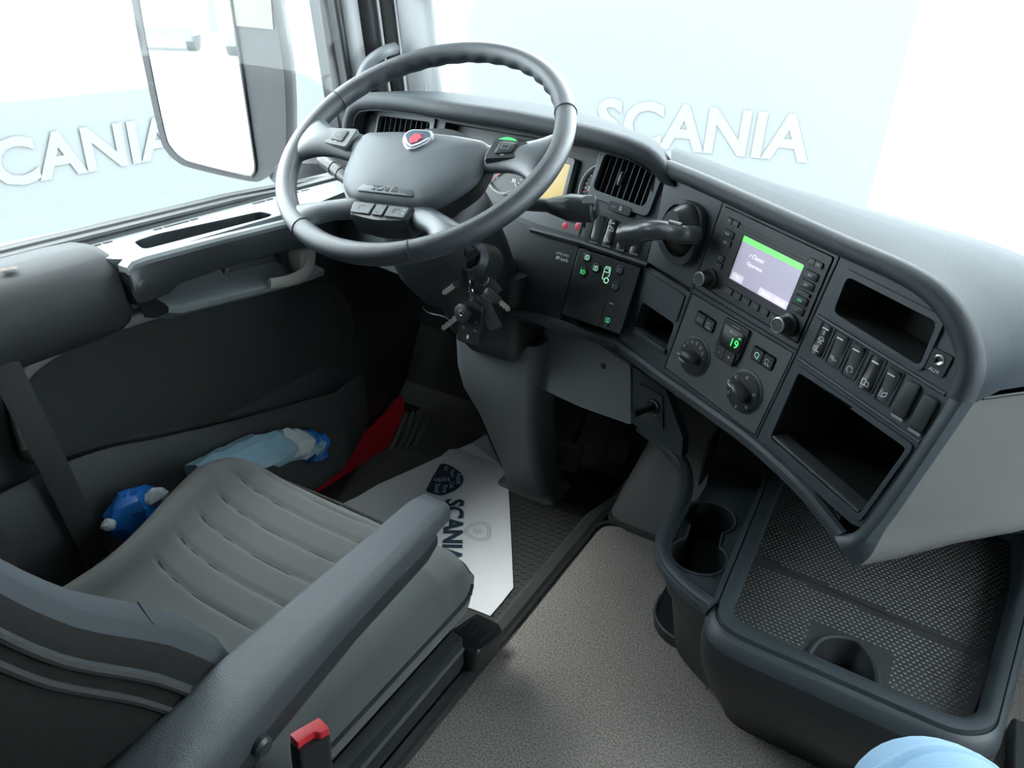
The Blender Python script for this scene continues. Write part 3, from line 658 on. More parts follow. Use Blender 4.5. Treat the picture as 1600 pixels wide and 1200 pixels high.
obj('cubby_rim', prism(D, roundpoly([(.204, -.138), (.386, -.146), (.371, -.267), (.204, -.255)], .008, 4), .0, .004, holes=[holes[3]]), 'dash', db, bevel=.0015)
obj('cubby_sill', box(D.at(.289, -.250, -.012, -4.5), 0, 0, 0, .15, .004, .03), 'grey_mid', db, bevel=.001)
for (a, b) in (((.204, -.070), (.388, -.078)), ((.204, -.131), (.388, -.140))):
    obj('fascia_ridge', tube([D.p(*a, .001), D.p(*b, .001)], .0028, 8), 'dash', db)
for x0, y0, x1, y1 in ((-.008, .010, -.0105, -.262), (.2, .008, .197, -.130), (.197, -.130, .191, -.262), (-.009, -.1235, .197, -.1235)):
    obj('panel_gap', tube([D.p(x0, y0, .0008), D.p(x1, y1, .0008)], .0014, 6), 'black', db)
# rolled rim round the centre section (top, right nose, bottom) and soft top
rim = [(-.145, .018), (-.06, .020), (.06, .020), (.19, .020), (.29, .020), (.340, .010), (.378, -.014), (.399, -.042), (.404, -.075)]
rp = spline([D.p(a, b, .0) for a, b in rim], 6)
topf = [V((.275, 1.385, .757)), V((.36, 1.345, .754)), V((.46, 1.305, .750)), V((.57, 1.275, .746)), V((.69, 1.235, .742)), V((.80, 1.205, .735)), V((.90, 1.16, .715)), V((.93, 1.08, .69)), V((.93, 1.0, .665))]
tp = spline(topf, 6)
rings = []
for i, (p, q) in enumerate(zip(rp, tp)):
    e = i / (len(rp) - 1)
    d = (q - p).normalized()
    inn = D.z
    a = rp[max(0, i - 1)]; b = rp[min(len(rp) - 1, i + 1)]
    t = (b - a).normalized(); outw = (inn.cross(t) * -1)
    if outw.dot(V((.3, 0, 1))) < 0: outw = -outw
    rings.append([p - outw * .014 - inn * .002, p - outw * .012 + inn * .008, p - outw * .004 + inn * .013, p + outw * .004 + inn * .011, p + outw * .010 + inn * .003, p + outw * .011 - inn * .008,
                  p.lerp(q, .25) + V((0, 0, .016 * (1 - e) + .004)), p.lerp(q, .5) + V((0, 0, .017 * (1 - e) + .004)), p.lerp(q, .75) + V((0, 0, .011 * (1 - e) + .002)), q, q + V((.04, .10, -.06)), q + V((.05, .16, -.16))])
obj('rim_roll', loft([r[:6] for r in rings], closed=False, cap=False), 'hood', db, ang=70)
obj('soft_top', loft([r[5:] for r in rings], closed=False, cap=False), 'dash_top', db, ang=70)
rb = [(-.130, -.278), (-.013, -.276), (.09, -.272), (.19, -.270), (.28, -.278), (.330, -.290), (.358, -.298)]
pth = spline([D.p(a, b, .0) for a, b in rb], 5)
ptE = [Ef.p(-.30, -.16, 0), Ef.p(-.20, -.148, .002), Ef.p(-.10, -.140, .003)]
pth = spline(ptE, 4)[:-1] + pth
obj('lower_rim', tube(pth, .0095, 10), 'dash', db)
obj('lower_rim_line', tube([p + D.z * .008 - V((0, 0, .006)) for p in pth], .003, 6), 'hood', db)
# right edge and passenger side of the nose
e_ = [(.404, -.075), (.400, -.13), (.394, -.20), (.387, -.258), (.378, -.286), (.358, -.300)]
es = spline([D.p(a, b, .0) for a, b in e_], 4)
sideq = spline([V((.93, 1.0, .66)), V((.96, 1.06, .60)), V((.95, 1.07, .53)), V((.935, 1.05, .46)), V((.92, 1.03, .428)), V((.90, 1.03, .408))], 4)
rings = []
for i, (p, q) in enumerate(zip(es, sideq)):
    pd = (q - p).normalized()
    tb = max(0, min(1, (i / (len(es) - 1) - .62) / .38)); tb = tb * tb * (3 - 2 * tb)
    i3 = (p + pd * .022).lerp(p + D.x * .030 + D.z * .006 + V((0, 0, -.020)), tb)
    rings.append([p - D.x * .010 + D.z * .002, p - D.x * .004 + D.z * .010, (p + D.x * .006 + D.z * .008).lerp(p + D.x * .012 + D.z * .012 + V((0, 0, -.010)), tb), i3, p.lerp(q, .35) + V((0, -.012, -.030)) * tb, p.lerp(q, .7) + V((0, 0, -.014)) * tb, q, q + V((.10, .12, 0)), q + V((.3, .25, 0))])
obj('nose_edge', loft([r[:4] for r in rings], closed=False, cap=False), 'dash', db, ang=70)
obj('nose_side', loft([r[3:] for r in rings], closed=False, cap=False), 'grey', db, ang=70)
pb0 = [r[3] for r in rings][-1]
und = [es[-1] - D.x * .01, rings[-1][3], rings[-1][5], rings[-1][6], rings[-1][8]]
obj('nose_bottom', loft([[v + V((0, 0, .0)) for v in und], [v + V((0, .02, -.012)) for v in und], [V((v.x, max(v.y, 1.15) + .2, .40)) for v in und]], closed=False, cap=False), 'dash', db, ang=70)
# seam where soft top meets the grey side
obj('nose_seam', tube([r[3] + V((.004, -.002, 0)) for r in rings][:1] + [rings[0][4] + V((.002, -.003, 0)), rings[0][5] + V((.002, -.003, 0)), rings[0][6]], .0018, 6), 'black', db)
# underside/void block behind the fascia so that no light leaks
obj('dash_core', loft([[V((-.38, 1.36, z)), V((.0, 1.36, z)), V((.34, 1.27, z)), V((.62, 1.17, z)), V((.95, 1.17, z)), V((1.74, 1.25, z)), V((1.74, 1.70, z)), V((-.38, 1.70, z))] for z in (.42, .56, .60)]), 'void', db, smooth=False)
obj('passenger_fascia', loft([[V((.93, 1.10, .45)), V((.95, 1.12, .66)), V((.95, 1.2, .69)), V((.93, 1.6, .60)), V((.93, 1.6, .45))], [V((1.74, 1.15, .42)), V((1.74, 1.14, .66)), V((1.74, 1.2, .69)), V((1.74, 1.6, .60)), V((1.74, 1.6, .42))]]), 'grey', db, bevel=.02)
obj('windscreen_ledge', loft([[V((x, 1.40, .60)), V((x, 1.735, .575)), V((x, 1.735, .50)), V((x, 1.40, .50))] for x in (XL + .1, 1.74)]), 'dash_top', db, smooth=False)
# rocker switches in the centre section
lab = ['black rocker switch with 0 and lamp symbols, nearest the radio', 'grey rocker switch with pipe symbol, second from the radio', 'grey rocker switch with curved arrow symbol, third from the radio', 'black and grey rocker switch with truck symbol, fourth from the radio', 'grey rocker switch with headlamp washer symbol, fifth from the radio']
ic_ = ['lines', 'pipe', 'curve', 'truck', 'wash']
for k in range(5):
    ex = None
    if k == 0:
        def ex(f, key, z):
            text('symbol', f.at(0, .009, z - .0008), '0', .007, 'icon', key, .0006)
            obj('symbol', strips(f.at(0, -.001, z - .001), ICON['dome'], .0009, .0006), 'icon', key, smooth=False)
    rocker(D.at(0, 0, 0), SW[k][0], SW[k][1], .0185, .041, lab[k], ic_[k], (-.4, .5, .6, -.4, .6)[k], 'black' if k in (0, 3) else 'switch', extra=ex)
for k in (5, 6):
    f = D.at(*SW[k], .001)
    b = obj('blanking_plate', dome(f, rr(.019, .045, .005, 4), [(1, -.002), (1, .002), (.92, .004), (.8, .0045)]), 'dash_dark', db)
    obj('blank_lip', dome(f.at(0, -.0235, 0), rr(.017, .0035, .0015), [(1, 0), (.9, .003)]), 'icon_dim', db)
ax = obj('aux_plate', dome(D.at(.366, -.051, .001), rr(.024, .027, .003), [(1, -.002), (1, .0012), (.96, .002)]), 'dash_dark', db)
obj('socket_ring', lathe(D.at(.3655, -.048, .003), [(.0062, -.002), (.0062, .001), (.0048, .002), (.0028, .0015), (.0024, -.003), (.0002, -.003)], 18), 'chrome', ax)
text('aux_text', D.at(.366, -.0605, .0034), 'AUX', .006, 'icon', ax, .0003)
# ---- radio
ra = thing('radio', D.p(.0965, -.058, 0), 'dashboard radio with lit colour screen and two knobs', 'radio')
obj('face', prism(D, rr(.193, .116, .003, 3, .0965, -.0555), -.03, .003, holes=[rr(.110, .064, .001, 1, .1035, -.053)]), 'dash_dark', ra, bevel=.001)
obj('disc_slot', box(D, .0985, -.0125, .0028, .125, .0042, .002), 'black', ra)
obj('slot_lip', box(D, .0985, -.0165, .0035, .135, .002, .002), 'dash', ra)
scn = obj('screen', prism(D, [(.0485, -.0845), (.1585, -.0845), (.1585, -.0215), (.0485, -.0215)], -.004, .0005), 'screen', ra, smooth=False)
scn['label'] = 'lit lilac grey screen with green title bar'
obj('title_bar', box(D, .1035, -.0255, .0008, .110, .0078, .0005), 'screen_green', scn, smooth=False)
for (a, b, wd, s) in ((.063, -.078, .022, 'TA'), (.118, -.079, .026, 'Autost'), (.144, -.079, .025, 'Manual')):
    k_ = obj('soft_key', box(D, a, b, .0008, wd, .010, .0005), 'screen_key', scn, smooth=False)
    text('key_text', D.at(a, b, .0011), s, .006, 'screen_text', k_, .0002, xs=.9)
text('screen_line', D.at(.083, -.042, .0008), '♪ Classic', .008, 'screen_text', scn, .0003)
text('screen_line', D.at(.084, -.0535, .0008), 'Operette', .0075, 'screen_text', scn, .0003)
for (a, b) in ((.0185, -.0985), (.1715, -.0985)):
    kf = D.at(a, b, .003)
    k = obj('knob', lathe(kf, [(.0155, -.001), (.0150, .004), (.0115, .006), (.0108, .020), (.0095, .0225)], 28), 'black', ra)
    obj('knob_rim', lathe(kf, [(.0100, .018), (.0104, .0225), (.0088, .0235), (.0080, .0222), (.0078, .018)], 28), 'knob_ring', k)
    obj('knob_face', lathe(kf, [(.0082, .018), (.0080, .0222), (.0002, .0226)], 20), 'button', k)
def rbtn(a, b, wd, ht, s=None, mt_='icon', sz=.0042):
    o = obj('button', dome(D.at(a, b, .003), rr(wd, ht, .0018, 3), [(1.06, -.001), (1, .0018), (.9, .0026)]), 'button', ra)
    if s: text('legend', D.at(a, b, .0060), s, sz, mt_, o, .0002, xs=.85)
rbtn(.018, -.0115, .012, .008, '×', 'icon', .006); rbtn(.0305, -.0115, .012, .008, '◂', 'icon'); rbtn(.023, -.029, .022, .0105, 'TRAF'); rbtn(.0245, -.041, .020, .0085, 'RDS')
rbtn(.0245, -.064, .015, .0085, 'C', 'icon_green', .005); rbtn(.0255, -.0745, .015, .0085, 'i', 'icon_green', .005)
rbtn(.168, -.0125, .011, .008, '▸'); rbtn(.1795, -.0125, .012, .008, 'OK')
for b, s, mt_ in ((-.0285, 'ESC', 'icon'), (-.0415, 'SRC', 'icon'), (-.0525, None, None), (-.0625, 'SEEK', 'icon_green'), (-.075, 'v', 'icon_green')): rbtn(.1745, b, .022, .0105 if s else .005, s, mt_)
for k in range(6): rbtn(.0588 + .0175 * k, -.0995, .0155, .0095, str(k + 1), 'icon_dim', .006)
# ---- climate panel
cp = thing('climate_panel', D.p(.09, -.195, 0), 'grey climate control panel with two rotary knobs and green temperature display', 'control panel')
CP = [(-.0055, -.1325), (.1925, -.1295), (.1865, -.2585), (-.0095, -.2585)]
obj('plate', prism(D, CP, -.01, .0015, holes=[rr(.042, .021, .004, 3, .0365, -.1585), rr(.042, .021, .004, 3, .1535, -.157)]), 'panel_grey', cp, smooth=False)
def cbtn(a, b, ic, mt_='icon'):
    o = obj('button', dome(D.at(a, b, -.004), rr(.0185, .0175, .002, 3), [(1, -.004), (1, .006), (.92, .008)]), 'button', cp)
    obj('symbol', strips(D.at(a, b - .001, .0044), ICON[ic], .0008, .0003), mt_, o, smooth=False)
cbtn(.0268, -.1585, 'heat'); cbtn(.0462, -.1585, 'fan'); cbtn(.1438, -.157, 'circ', 'icon_lamp'); cbtn(.1632, -.157, 'fan')
for a, b in ((.0365, -.1585), (.1535, -.157)):
    obj('button_well', prism(D, rr(.043, .022, .004, 3, a, b), -.012, -.006), 'black', cp)
tw = [(.071, -.134), (.119, -.1325), (.119, -.176), (.1115, -.193), (.079, -.193), (.0715, -.176)]
tw_o = obj('display_module', prism(D, roundpoly(tw, .003, 3), .0, .006), 'black', cp, bevel=.0015)
obj('display_glass', dome(D.at(.0955, -.157, .006), rr(.041, .030, .005), [(1, -.001), (1, .0015), (.93, .0022)]), 'black_gloss', tw_o)
text('temperature', D.at(.104, -.160, .0085), '19', .017, 'digit_green', tw_o, .0003, bold=.008)
text('display_text', D.at(.098, -.147, .0085), 'ROOM', .0052, 'icon', tw_o, .0003)
obj('led', box(D.at(.1105, -.1495, .0084), 0, 0, 0, .004, .0018, .0006), 'digit_green', tw_o, smooth=False)
obj('module_line', box(D.at(.0955, -.1385, .0062), 0, 0, 0, .014, .0014, .001), 'icon_dim', tw_o, smooth=False)
for a, s in ((.0855, '-'), (.1045, '+')):
    o = obj('temperature_button', dome(D.at(a, -.1815, .006), roundpoly([(-.0092, -.0085), (.0092, -.0085), (.0092, .0085), (-.0092, .0085)], .0015), [(1, -.001), (1, .002), (.92, .0028)]), 'button', tw_o)
    text('legend', D.at(a, -.1815, .0092), s, .010, 'icon', o, .0002)
def dial(cx, cy, r, ang, marks, syms):
    f = D.at(cx, cy, .001)
    b = obj('rotary_dial', lathe(f, [(r * 1.12, .0), (r * 1.1, .002), (r, .003), (r * .98, .006), (r * .62, .007)], 36), 'panel_grey', cp)
    obj('dial_face', lathe(f, [(r * .985, .002), (r * .96, .0068), (r * .55, .0076), (.0002, .0076)], 36), 'black', b)
    g = f.at(0, 0, .007, ang)
    rows = []
    for k in range(9):
        s = -1 + k / 4
        wl = r * (.25 * sqrt(max(0.04, 1 - (s * .96) ** 2)) + .05); zz = .016 - .003 * abs(s) ** 2
        rows.append([g.p(-wl * 1.25, s * r * .64, 0), g.p(-wl, s * r * .60, zz * .7), g.p(-wl * .45, s * r * .60, zz), g.p(wl * .45, s * r * .60, zz), g.p(wl, s * r * .60, zz * .7), g.p(wl * 1.25, s * r * .64, 0)])
    kb = obj('knob', loft(rows), 'button', b, ang=60)
    obj('knob_pointer', strips(g, [[(0, r * .36), (0, r * .58)]], .0014, .0150), 'white', kb, smooth=False)
    for a, s in marks: text('legend', f.at(r * .80 * cos(radians(a)), r * .80 * sin(radians(a))), s, r * .22, 'icon', b, .0081)
    for a in syms:
        h = f.at(r * .80 * cos(radians(a)), r * .80 * sin(radians(a)), .0080)
        obj('symbol', strips(h, [[(-.002, .001), (-.001, -.0015), (.0015, -.0015)], [(.0, .001), (.0015, .0018)]], .0008, .0002), 'icon', b, smooth=False)
dial(.040, -.2135, .0275, 95, [(160, '0'), (137, '1'), (113, '2'), (88, '3'), (62, '4'), (38, '5'), (190, 'A'), (222, 'MAX')], [])
dial(.1455, -.2135, .0285, 68, [(174, 'AUT')], [140, 88, 19, 210, 273, 320])
# ---- lower dash: knee panel, knob panel
Kp = Fr(P(985, 570, 'y', 1.185), (.97, -.24, -.03), (0.02, .12, 1))
def kp(u, v):
    p = PL(u, v, Kp.o, Kp.z) - Kp.o; return (p.dot(Kp.x), p.dot(Kp.y))
obj('knee_panel', prism(Kp, roundpoly([kp(*q) for q in ((852, 485), (985, 572), (983, 662), (905, 638), (832, 608))], .006, 3), -.02, 0), 'casing', db, bevel=.003)
obj('knee_panel_hole', lathe(Kp.at(*kp(942, 573), .0005), [(.0055, 0), (.0052, .0008), (.0002, .0006)], 16), 'black', db)
obj('knob_panel', prism(Kp, roundpoly([kp(*q) for q in ((988, 572), (1040, 605), (1066, 680), (1062, 710), (1004, 672), (986, 660))], .004, 3), -.02, .0), 'dash', db, bevel=.002)
obj('knob_bezel', prism(Kp, roundpoly([kp(*q) for q in ((1000, 597), (1036, 615), (1036, 668), (1000, 648))], .003, 3), -.002, .004), 'grey_mid', db, bevel=.001)
kb = thing('heater_valve', Kp.p(*kp(1015, 632), .004), 'small black pull valve with white marks under the dashboard', 'knob')
kc = Kp.at(*kp(1022, 632), .004)
obj('dial', lathe(kc, [(.014, 0), (.0135, .003), (.0002, .0035)], 20), 'black', kb)
obj('stem', tube([kc.p(0, 0, .003), kc.p(-.006, -.004, .022), kc.p(-.013, -.010, .040)], [.007, .006, .008], 12), 'black', kb)
obj('dial_mark', strips(kc, [circ(0, 0, .0115, 8, 20, 120), [(.004, -.011), (.010, -.011)]], .0012, .0042), 'icon', kb, smooth=False)
# driver side lower dash, left of column
obj('lower_left_panel', loft([[V((x, 1.30 - .0 * x, z0)) , V((x, 1.24, z0 - .10)), V((x, 1.27, z0 - .24)), V((x, 1.34, z0 - .24)), V((x, 1.38, z0))] for x, z0 in ((-.41, .56), (-.25, .58), (-.05, .60), (.12, .60))]), 'dash_dark', db, ang=50)
obj('panel_screw', lathe(Fr(P(622, 465, 'y', 1.235), (1, 0, 0), (0, .3, 1), (0, -1, .3)), [(.006, 0), (.005, .001), (.0002, .0005)], 12), 'black', db)
obj('left_end_cap', loft([[V((-.40, y, .40)), V((-.385, y - .01, .40)), V((-.385, y + .02, .70)), V((-.40, y + .02, .70))] for y in (1.26, 1.40)]), 'dash', db)
# ================================================================== steering wheel
th = radians(32.3)
WN = V((0, -sin(th), cos(th))); WY0 = V((0, cos(th), sin(th))); WX0 = V((1, 0, 0)); r6 = radians(6)
Wf = Fr((0, .977, .795), WX0 * cos(r6) + WY0 * sin(r6), WY0 * cos(r6) - WX0 * sin(r6), WN)
sw = thing('steering_wheel', Wf.p(0, 0, -.06), 'black leather four spoke truck steering wheel with red crest badge', 'steering wheel')
R0 = .2245; rings = []; NA = 144
for i in range(NA):
    a = 2 * pi * i / NA; deg = math.degrees(a)
    ring = []
    for k in range(18):
        t = 2 * pi * k / 18
        rr_ = .0162
        cx, cz = cos(t), sin(t)
        wv = 0
        if 28 < deg < 152 and cx < 0 and cz < .3: wv = .0026 * cos(radians((deg - 90) * 360 / 9.5)) * min(1, (deg - 28) / 10, (152 - deg) / 10)
        rad = R0 + cx * (rr_ * .98 + wv)
        ring.append(Wf.p(rad * cos(a), rad * sin(a), cz * (rr_ * 1.05) ))
    rings.append(ring)
obj('rim', loft(rings, loop=True), 'leather', sw, ang=80)
for deg in (157, 23, -120, -68):
    a = radians(deg); f = Fr(Wf.p(R0 * cos(a), R0 * sin(a), 0), Wf.x * cos(a) + Wf.y * sin(a), Wf.z)
    obj('rim_seam', tube([f.p(.0166 * cos(2 * pi * k / 20), .0172 * sin(2 * pi * k / 20)) for k in range(20)], .0009, 5, closed=True), 'thread', sw)
def spoke(secs, mt_='leather_smooth', name='spoke'):
    rings = []
    for (x, y, ang, wd, hh, z) in secs:
        a = radians(ang); tx, ty = cos(a), sin(a); nx, ny = -ty, tx
        rings.append([Wf.p(x + nx * cos(2 * pi * k / 16) * wd / 2, y + ny * cos(2 * pi * k / 16) * wd / 2, z + sin(2 * pi * k / 16) * hh / 2) for k in range(16)])
    return obj(name, loft(rings), mt_, sw, ang=80, sub=1)
for s in (-1, 1):
    A = (lambda d: d) if s > 0 else (lambda d: 180 - d)
    spoke([(s * .085, -.014, A(0), .060, .030, -.016), (s * .125, -.008, A(0), .058, .028, -.010), (s * .160, -.008, A(0), .056, .027, -.005), (s * .185, -.010, A(0), .068, .028, -.001), (s * .206, -.012, A(0), .100, .030, 0), (s * .222, -.012, A(0), .135, .030, 0)])
    spoke([(s * .035, -.118, A(-20), .05, .030, -.018), (s * .065, -.134, A(-30), .040, .028, -.014), (s * .092, -.146, A(-38), .036, .028, -.008), (s * .115, -.162, A(-46), .044, .028, -.003), (s * .130, -.176, A(-52), .062, .029, 0), (s * .139, -.186, A(-53), .095, .029, 0)])
padp = [(-.114, .014), (-.06, .021), (0, .024), (.06, .021), (.114, .014), (.121, -.02), (.122, -.062), (.112, -.085), (.088, -.114), (.066, -.126), (-.060, -.126), (-.086, -.110), (-.106, -.080), (-.112, -.05), (-.120, -.015)]
obj('airbag_pad', dome(Wf.at(0, 0, 0), roundpoly(padp, .012, 4), [(.97, -.035), (1.0, -.012), (.99, -.003), (.95, .004), (.86, .009), (.6, .013), (.3, .0145), (.02, .015)]), 'pad', sw, ang=60)
obj('pad_gap', dome(Wf.at(0, 0, 0), roundpoly([(x * 1.025, (y + .05) * 1.025 - .05) for x, y in padp], .012, 4), [(1, -.03), (1, -.010), (.97, -.0095)]), 'black', sw)
obj('hub', lathe(Wf.at(0, -.05, 0), [(.05, -.10), (.065, -.07), (.105, -.04), (.11, -.02), (.03, -.012)], 28), 'dash_dark', sw)
# raised name plate at the pad's lower edge
npf = Wf.at(-.003, -.106, .0088)
obj('name_ridge', dome(npf, roundpoly([(-.052, -.012), (.052, -.012), (.044, .012), (-.044, .012)], .008, 4), [(1, -.006), (.99, .0005), (.94, .0018), (.3, .0022)]), 'pad', sw)
text('embossed_name', npf.at(0, -.003, .0012), 'SCANIA', .0135, 'pad', sw, .0006, ext=.0012, xs=1.1, bold=.01)
# crest badge
bf = Wf.at(.0005, -.008, .0142)
def crest(s): return roundpoly([(-.026 * s, .010 * s), (-.017 * s, .020 * s), (.017 * s, .020 * s), (.026 * s, .010 * s), (.022 * s, -.008 * s), (.006 * s, -.023 * s), (-.006 * s, -.023 * s), (-.022 * s, -.008 * s)], .008 * s, 4)
bd = obj('badge', dome(bf, crest(1.0), [(1, -.003), (1, .0025), (.96, .0035)]), 'badge_silver', sw); bd['label'] = 'silver crest badge with red animal head'
obj('badge_field', prism(bf, crest(.86), .0030, .0041), 'badge_blue', bd)
obj('badge_band', strips(bf, [[(-.021, .002), (-.012, -.010), (0, -.018), (.012, -.010), (.021, .002)]], .0035, .0044), 'badge_silver', bd, smooth=False)
obj('badge_head', prism(bf, [(-.008, -.008), (-.002, -.012), (.006, -.009), (.007, -.002), (.0105, -.001), (.009, .004), (.007, .0035), (.007, .009), (.004, .007), (.001, .010), (-.002, .007), (-.006, .009), (-.007, .004), (-.0095, .0)], .0042, .0052), 'red_badge', bd, smooth=False)
# thumb switches
for s, nm in ((-1, 'left'), (1, 'right')):
    f = Wf.at(s * .148, -.006, .007)
    pl_ = [(-.026, -.024), (.026, -.016), (.032, .018), (-.026, .020)] if s > 0 else [(-.026, -.016), (.026, -.024), (.026, .020), (-.032, .018)]
    o = obj('thumb_switch', dome(f, roundpoly(pl_, .005, 3), [(1, -.012), (1, .0), (.94, .002)]), 'pad' if s < 0 else 'button', sw)
    obj('thumb_key', dome(f.at(0, .001, .002), roundpoly([(x * .50, y * .58) for x, y in pl_], .004, 3), [(1, -.001), (1, .002), (.85, .0028)]), 'button' if s > 0 else 'grey_mid', o)
    obj('thumb_symbol', strips(f.at(0, .001, .0049), [[(-.006, -.004), (.006, -.004), (.006, .005), (-.006, .005), (-.006, -.004)]], .0011, .0003), 'icon_dim' if s > 0 else 'black', o, smooth=False)
    obj('thumb_dot', strips(f.at(0, -.013, .002), [[(-.002, 0), (.002, 0)]], .0015, .0006), 'icon', o, smooth=False)
f = Wf.at(-.002, -.1425, -.002)
pod = obj('button_pod', dome(f, roundpoly([(-.054, .014), (.054, .014), (.048, -.013), (.0, -.019), (-.048, -.013)], .008, 4), [(1.06, -.035), (1.06, -.006), (1.0, .001), (.96, .002)]), 'button', sw)
for (a, wd) in ((-.030, .036), (.0, .019), (.030, .036)):
    o = obj('pod_key', dome(f.at(a, .0, .002), roundpoly([(-wd / 2, .010), (wd / 2, .010), (wd / 2 * .96, -.011), (-wd / 2 * .96, -.011)], .002, 2), [(1, -.001), (.98, .002), (.92, .003)]), 'pad', pod)
    obj('key_symbol', strips(f.at(a, 0, .0052), [[(-.006, -.003), (-.006, .004), (.003, .004)]] if wd > .03 else [[(-.003, -.006), (.003, -.006)]], .0016, .0003), 'black', o, smooth=False)
obj('key_symbol', strips(f.at(.040, 0, .0052), [[(0, .003), (.003, .003)], [(0, -.003), (.003, -.003)]], .0012, .0003), 'icon', pod, smooth=False)
# ================================================================== column
sc = thing('steering_column', (0, 1.38, -.10), 'grey steering column casing standing on the cab floor', 'steering column')
cdir = -WN
def csec(t, wx, wy, off=0):
    c = Wf.p(0, -.03, 0) + cdir * t + WY0 * off
    return [c + WX0 * a + WY0 * b for a, b in rr(wx, wy, min(wx, wy) * .28, 5)]
obj('shroud', loft([csec(.075, .11, .10), csec(.09, .15, .13), csec(.14, .175, .15, -.01), csec(.22, .18, .15, -.01), csec(.30, .17, .13, .0), csec(.36, .15, .10, .02)]), 'dash_dark', sc, ang=60)
def lsec(x0, x1, y, z, dp=.11):
    return [V((x, yy, z)) for x, yy in rr(x1 - x0, dp, .022, 5, (x0 + x1) / 2, y + dp / 2)]
obj('shroud_lower', loft([lsec(-.08, .11, 1.10, .56, .16), lsec(-.078, .11, 1.115, .48, .15), lsec(-.07, .10, 1.14, .41, .13), lsec(-.04, .075, 1.165, .365, .10)]), 'dash_dark', sc, ang=60)
obj('casing', loft([lsec(-.083, .115, 1.18, .40, .12), lsec(-.083, .11, 1.19, .30, .12), lsec(-.078, .10, 1.205, .245, .12), lsec(-.058, .085, 1.24, .17, .12), lsec(-.05, .075, 1.28, .08, .12), lsec(-.045, .068, 1.33, -.02, .11), lsec(-.05, .07, 1.365, -.085, .10), lsec(-.075, .09, 1.36, -.098, .12), lsec(-.075, .09, 1.36, -.104, .12)]), 'casing', sc, ang=60)
obj('foot_bolt', lathe(Fr((.066, 1.385, -.098), (1, 0, 0), (0, 1, 0)), [(.008, 0), (.008, .006), (.004, .008), (.0002, .008)], 8), 'black', sc)
# stalks
def stalk_path(pxs, off): return [PL(u, v, Wf.p(0, 0, off), WN) for u, v in pxs]
sp = stalk_path(((580, 302), (548, 283), (524, 264), (503, 248)), -.075)
o = obj('light_stalk', tube(spline(sp, 4), [.010, .010, .010, .011, .0115, .0118, .012, .012, .012, .0122, .0125, .0125, .0105], 14), 'button', sc)
for t in (.30, .55): 
    c = sp[1].lerp(sp[3], t); d = (sp[3] - sp[1]).normalized()
    obj('stalk_ring', lathe(Fr(c, d.cross(WN), WN, d), [(.0128, -.0008), (.0131, 0), (.0128, .0008)], 18), 'black', o)
obj('stalk_symbol', strips(Fr(sp[3].lerp(sp[1], .3) + WN * .0124 - WY0 * .003, (sp[1] - sp[3]), WN.cross(sp[1] - sp[3])), [[(-.004, 0), (.004, 0)], [(-.004, .004), (.0, .004)]], .001, .0003), 'icon', o, smooth=False)
sp = stalk_path(((800, 318), (840, 320), (862, 321), (890, 324), (915, 326), (930, 326)), -.085)
pp = spline(sp, 4); n_ = len(pp)
rad = [.011 + (.011 * min(1, max(0, (i - 7) / 5))) for i in range(n_)]; rad[-1] *= .75
o = obj('gear_stalk', tube(pp, rad, 16, flat=.85, up=WN), 'button', sc)
ef = Fr(pp[-1] - (pp[-1] - pp[-3]).normalized() * .004, WN.cross(pp[-1] - pp[-3]), WN, (pp[-1] - pp[-3]))
cap = obj('stalk_end', dome(ef, rr(.030, .030, .010), [(1.05, -.006), (1.0, .003), (.8, .007)]), 'black', o)
obj('stalk_thumb', dome(Fr(pp[-3] + WN * .017, (pp[-1] - pp[-3]), WN.cross(pp[-1] - pp[-3]), WN), rr(.020, .016, .004), [(1, -.004), (1, .001), (.9, .0018)]), 'switch', o)
obj('stalk_symbol', strips(Fr(pp[12] + WN * .0186, (pp[-1] - pp[-3]), WN.cross(pp[-1] - pp[-3]), WN), [[(-.005, .002), (0, .003), (.004, 0)], [(-.003, -.004), (.002, -.003)]], .0012, .0006), 'icon_dim', o, smooth=False)
# ignition lock and keys
ig = P(735, 404, 'y', .985)
If = Fr(ig, (1, 0, 0), (0, .45, .9), (0, -.9, .45))
il = obj('ignition_lock', lathe(If, [(.034, -.05), (.030, -.006), (.024, .0), (.021, .004), (.017, .004), (.016, -.002), (.0002, -.002)], 28), 'dash_dark', sc)
obj('lock_barrel', lathe(If, [(.014, -.004), (.013, .003), (.009, .004), (.0002, .004)], 20), 'black_gloss', il)
kbm = thing('key_bunch', ig + V((.0, -.03, -.06)), 'bunch of keys with black remote hanging from the ignition', 'keys')
def KP(u, v, y=.985): return P(u, v, 'y', y)
def blade_key(head, tipp, mt_='chrome', hr=.011, hm='black', th=.0025, headpoly=None, nrm=None):
    head = V(head); tipp = V(tipp); d = (tipp - head).normalized(); nrm = nrm or V((.1, -1, .25)); nrm = (nrm - d * d.dot(nrm)).normalized()
    f = Fr(head, d, nrm.cross(d), nrm); L_ = (tipp - head).length
    k = obj('key', dome(f, headpoly or circ(0, 0, hr, 18), [(1, -th), (1.05, 0), (1, th), (.8, th * 1.3)]), hm, kbm)
    pts = [(hr * .8, .0045), (L_ - .004, .0045), (L_, .0), (L_ - .003, -.003)]
    n = 7
    for i in range(n):
        x = L_ - .006 - i * (L_ - hr - .008) / n; pts.append((x, -.0045 + .0022 * (i % 2)))
    pts.append((hr * .8, -.0045))
    obj('key_blade', prism(f, pts, -.001, .001), mt_, k, smooth=False)
    return f
ign_k = obj('ignition_key', prism(Fr(If.p(.004, .002, .012), (.75, -.2, .62), (.5, .3, -.75)), rr(.034, .012, .004, 3, .012, 0), -.0025, .0025), 'button', kbm, bevel=.001)
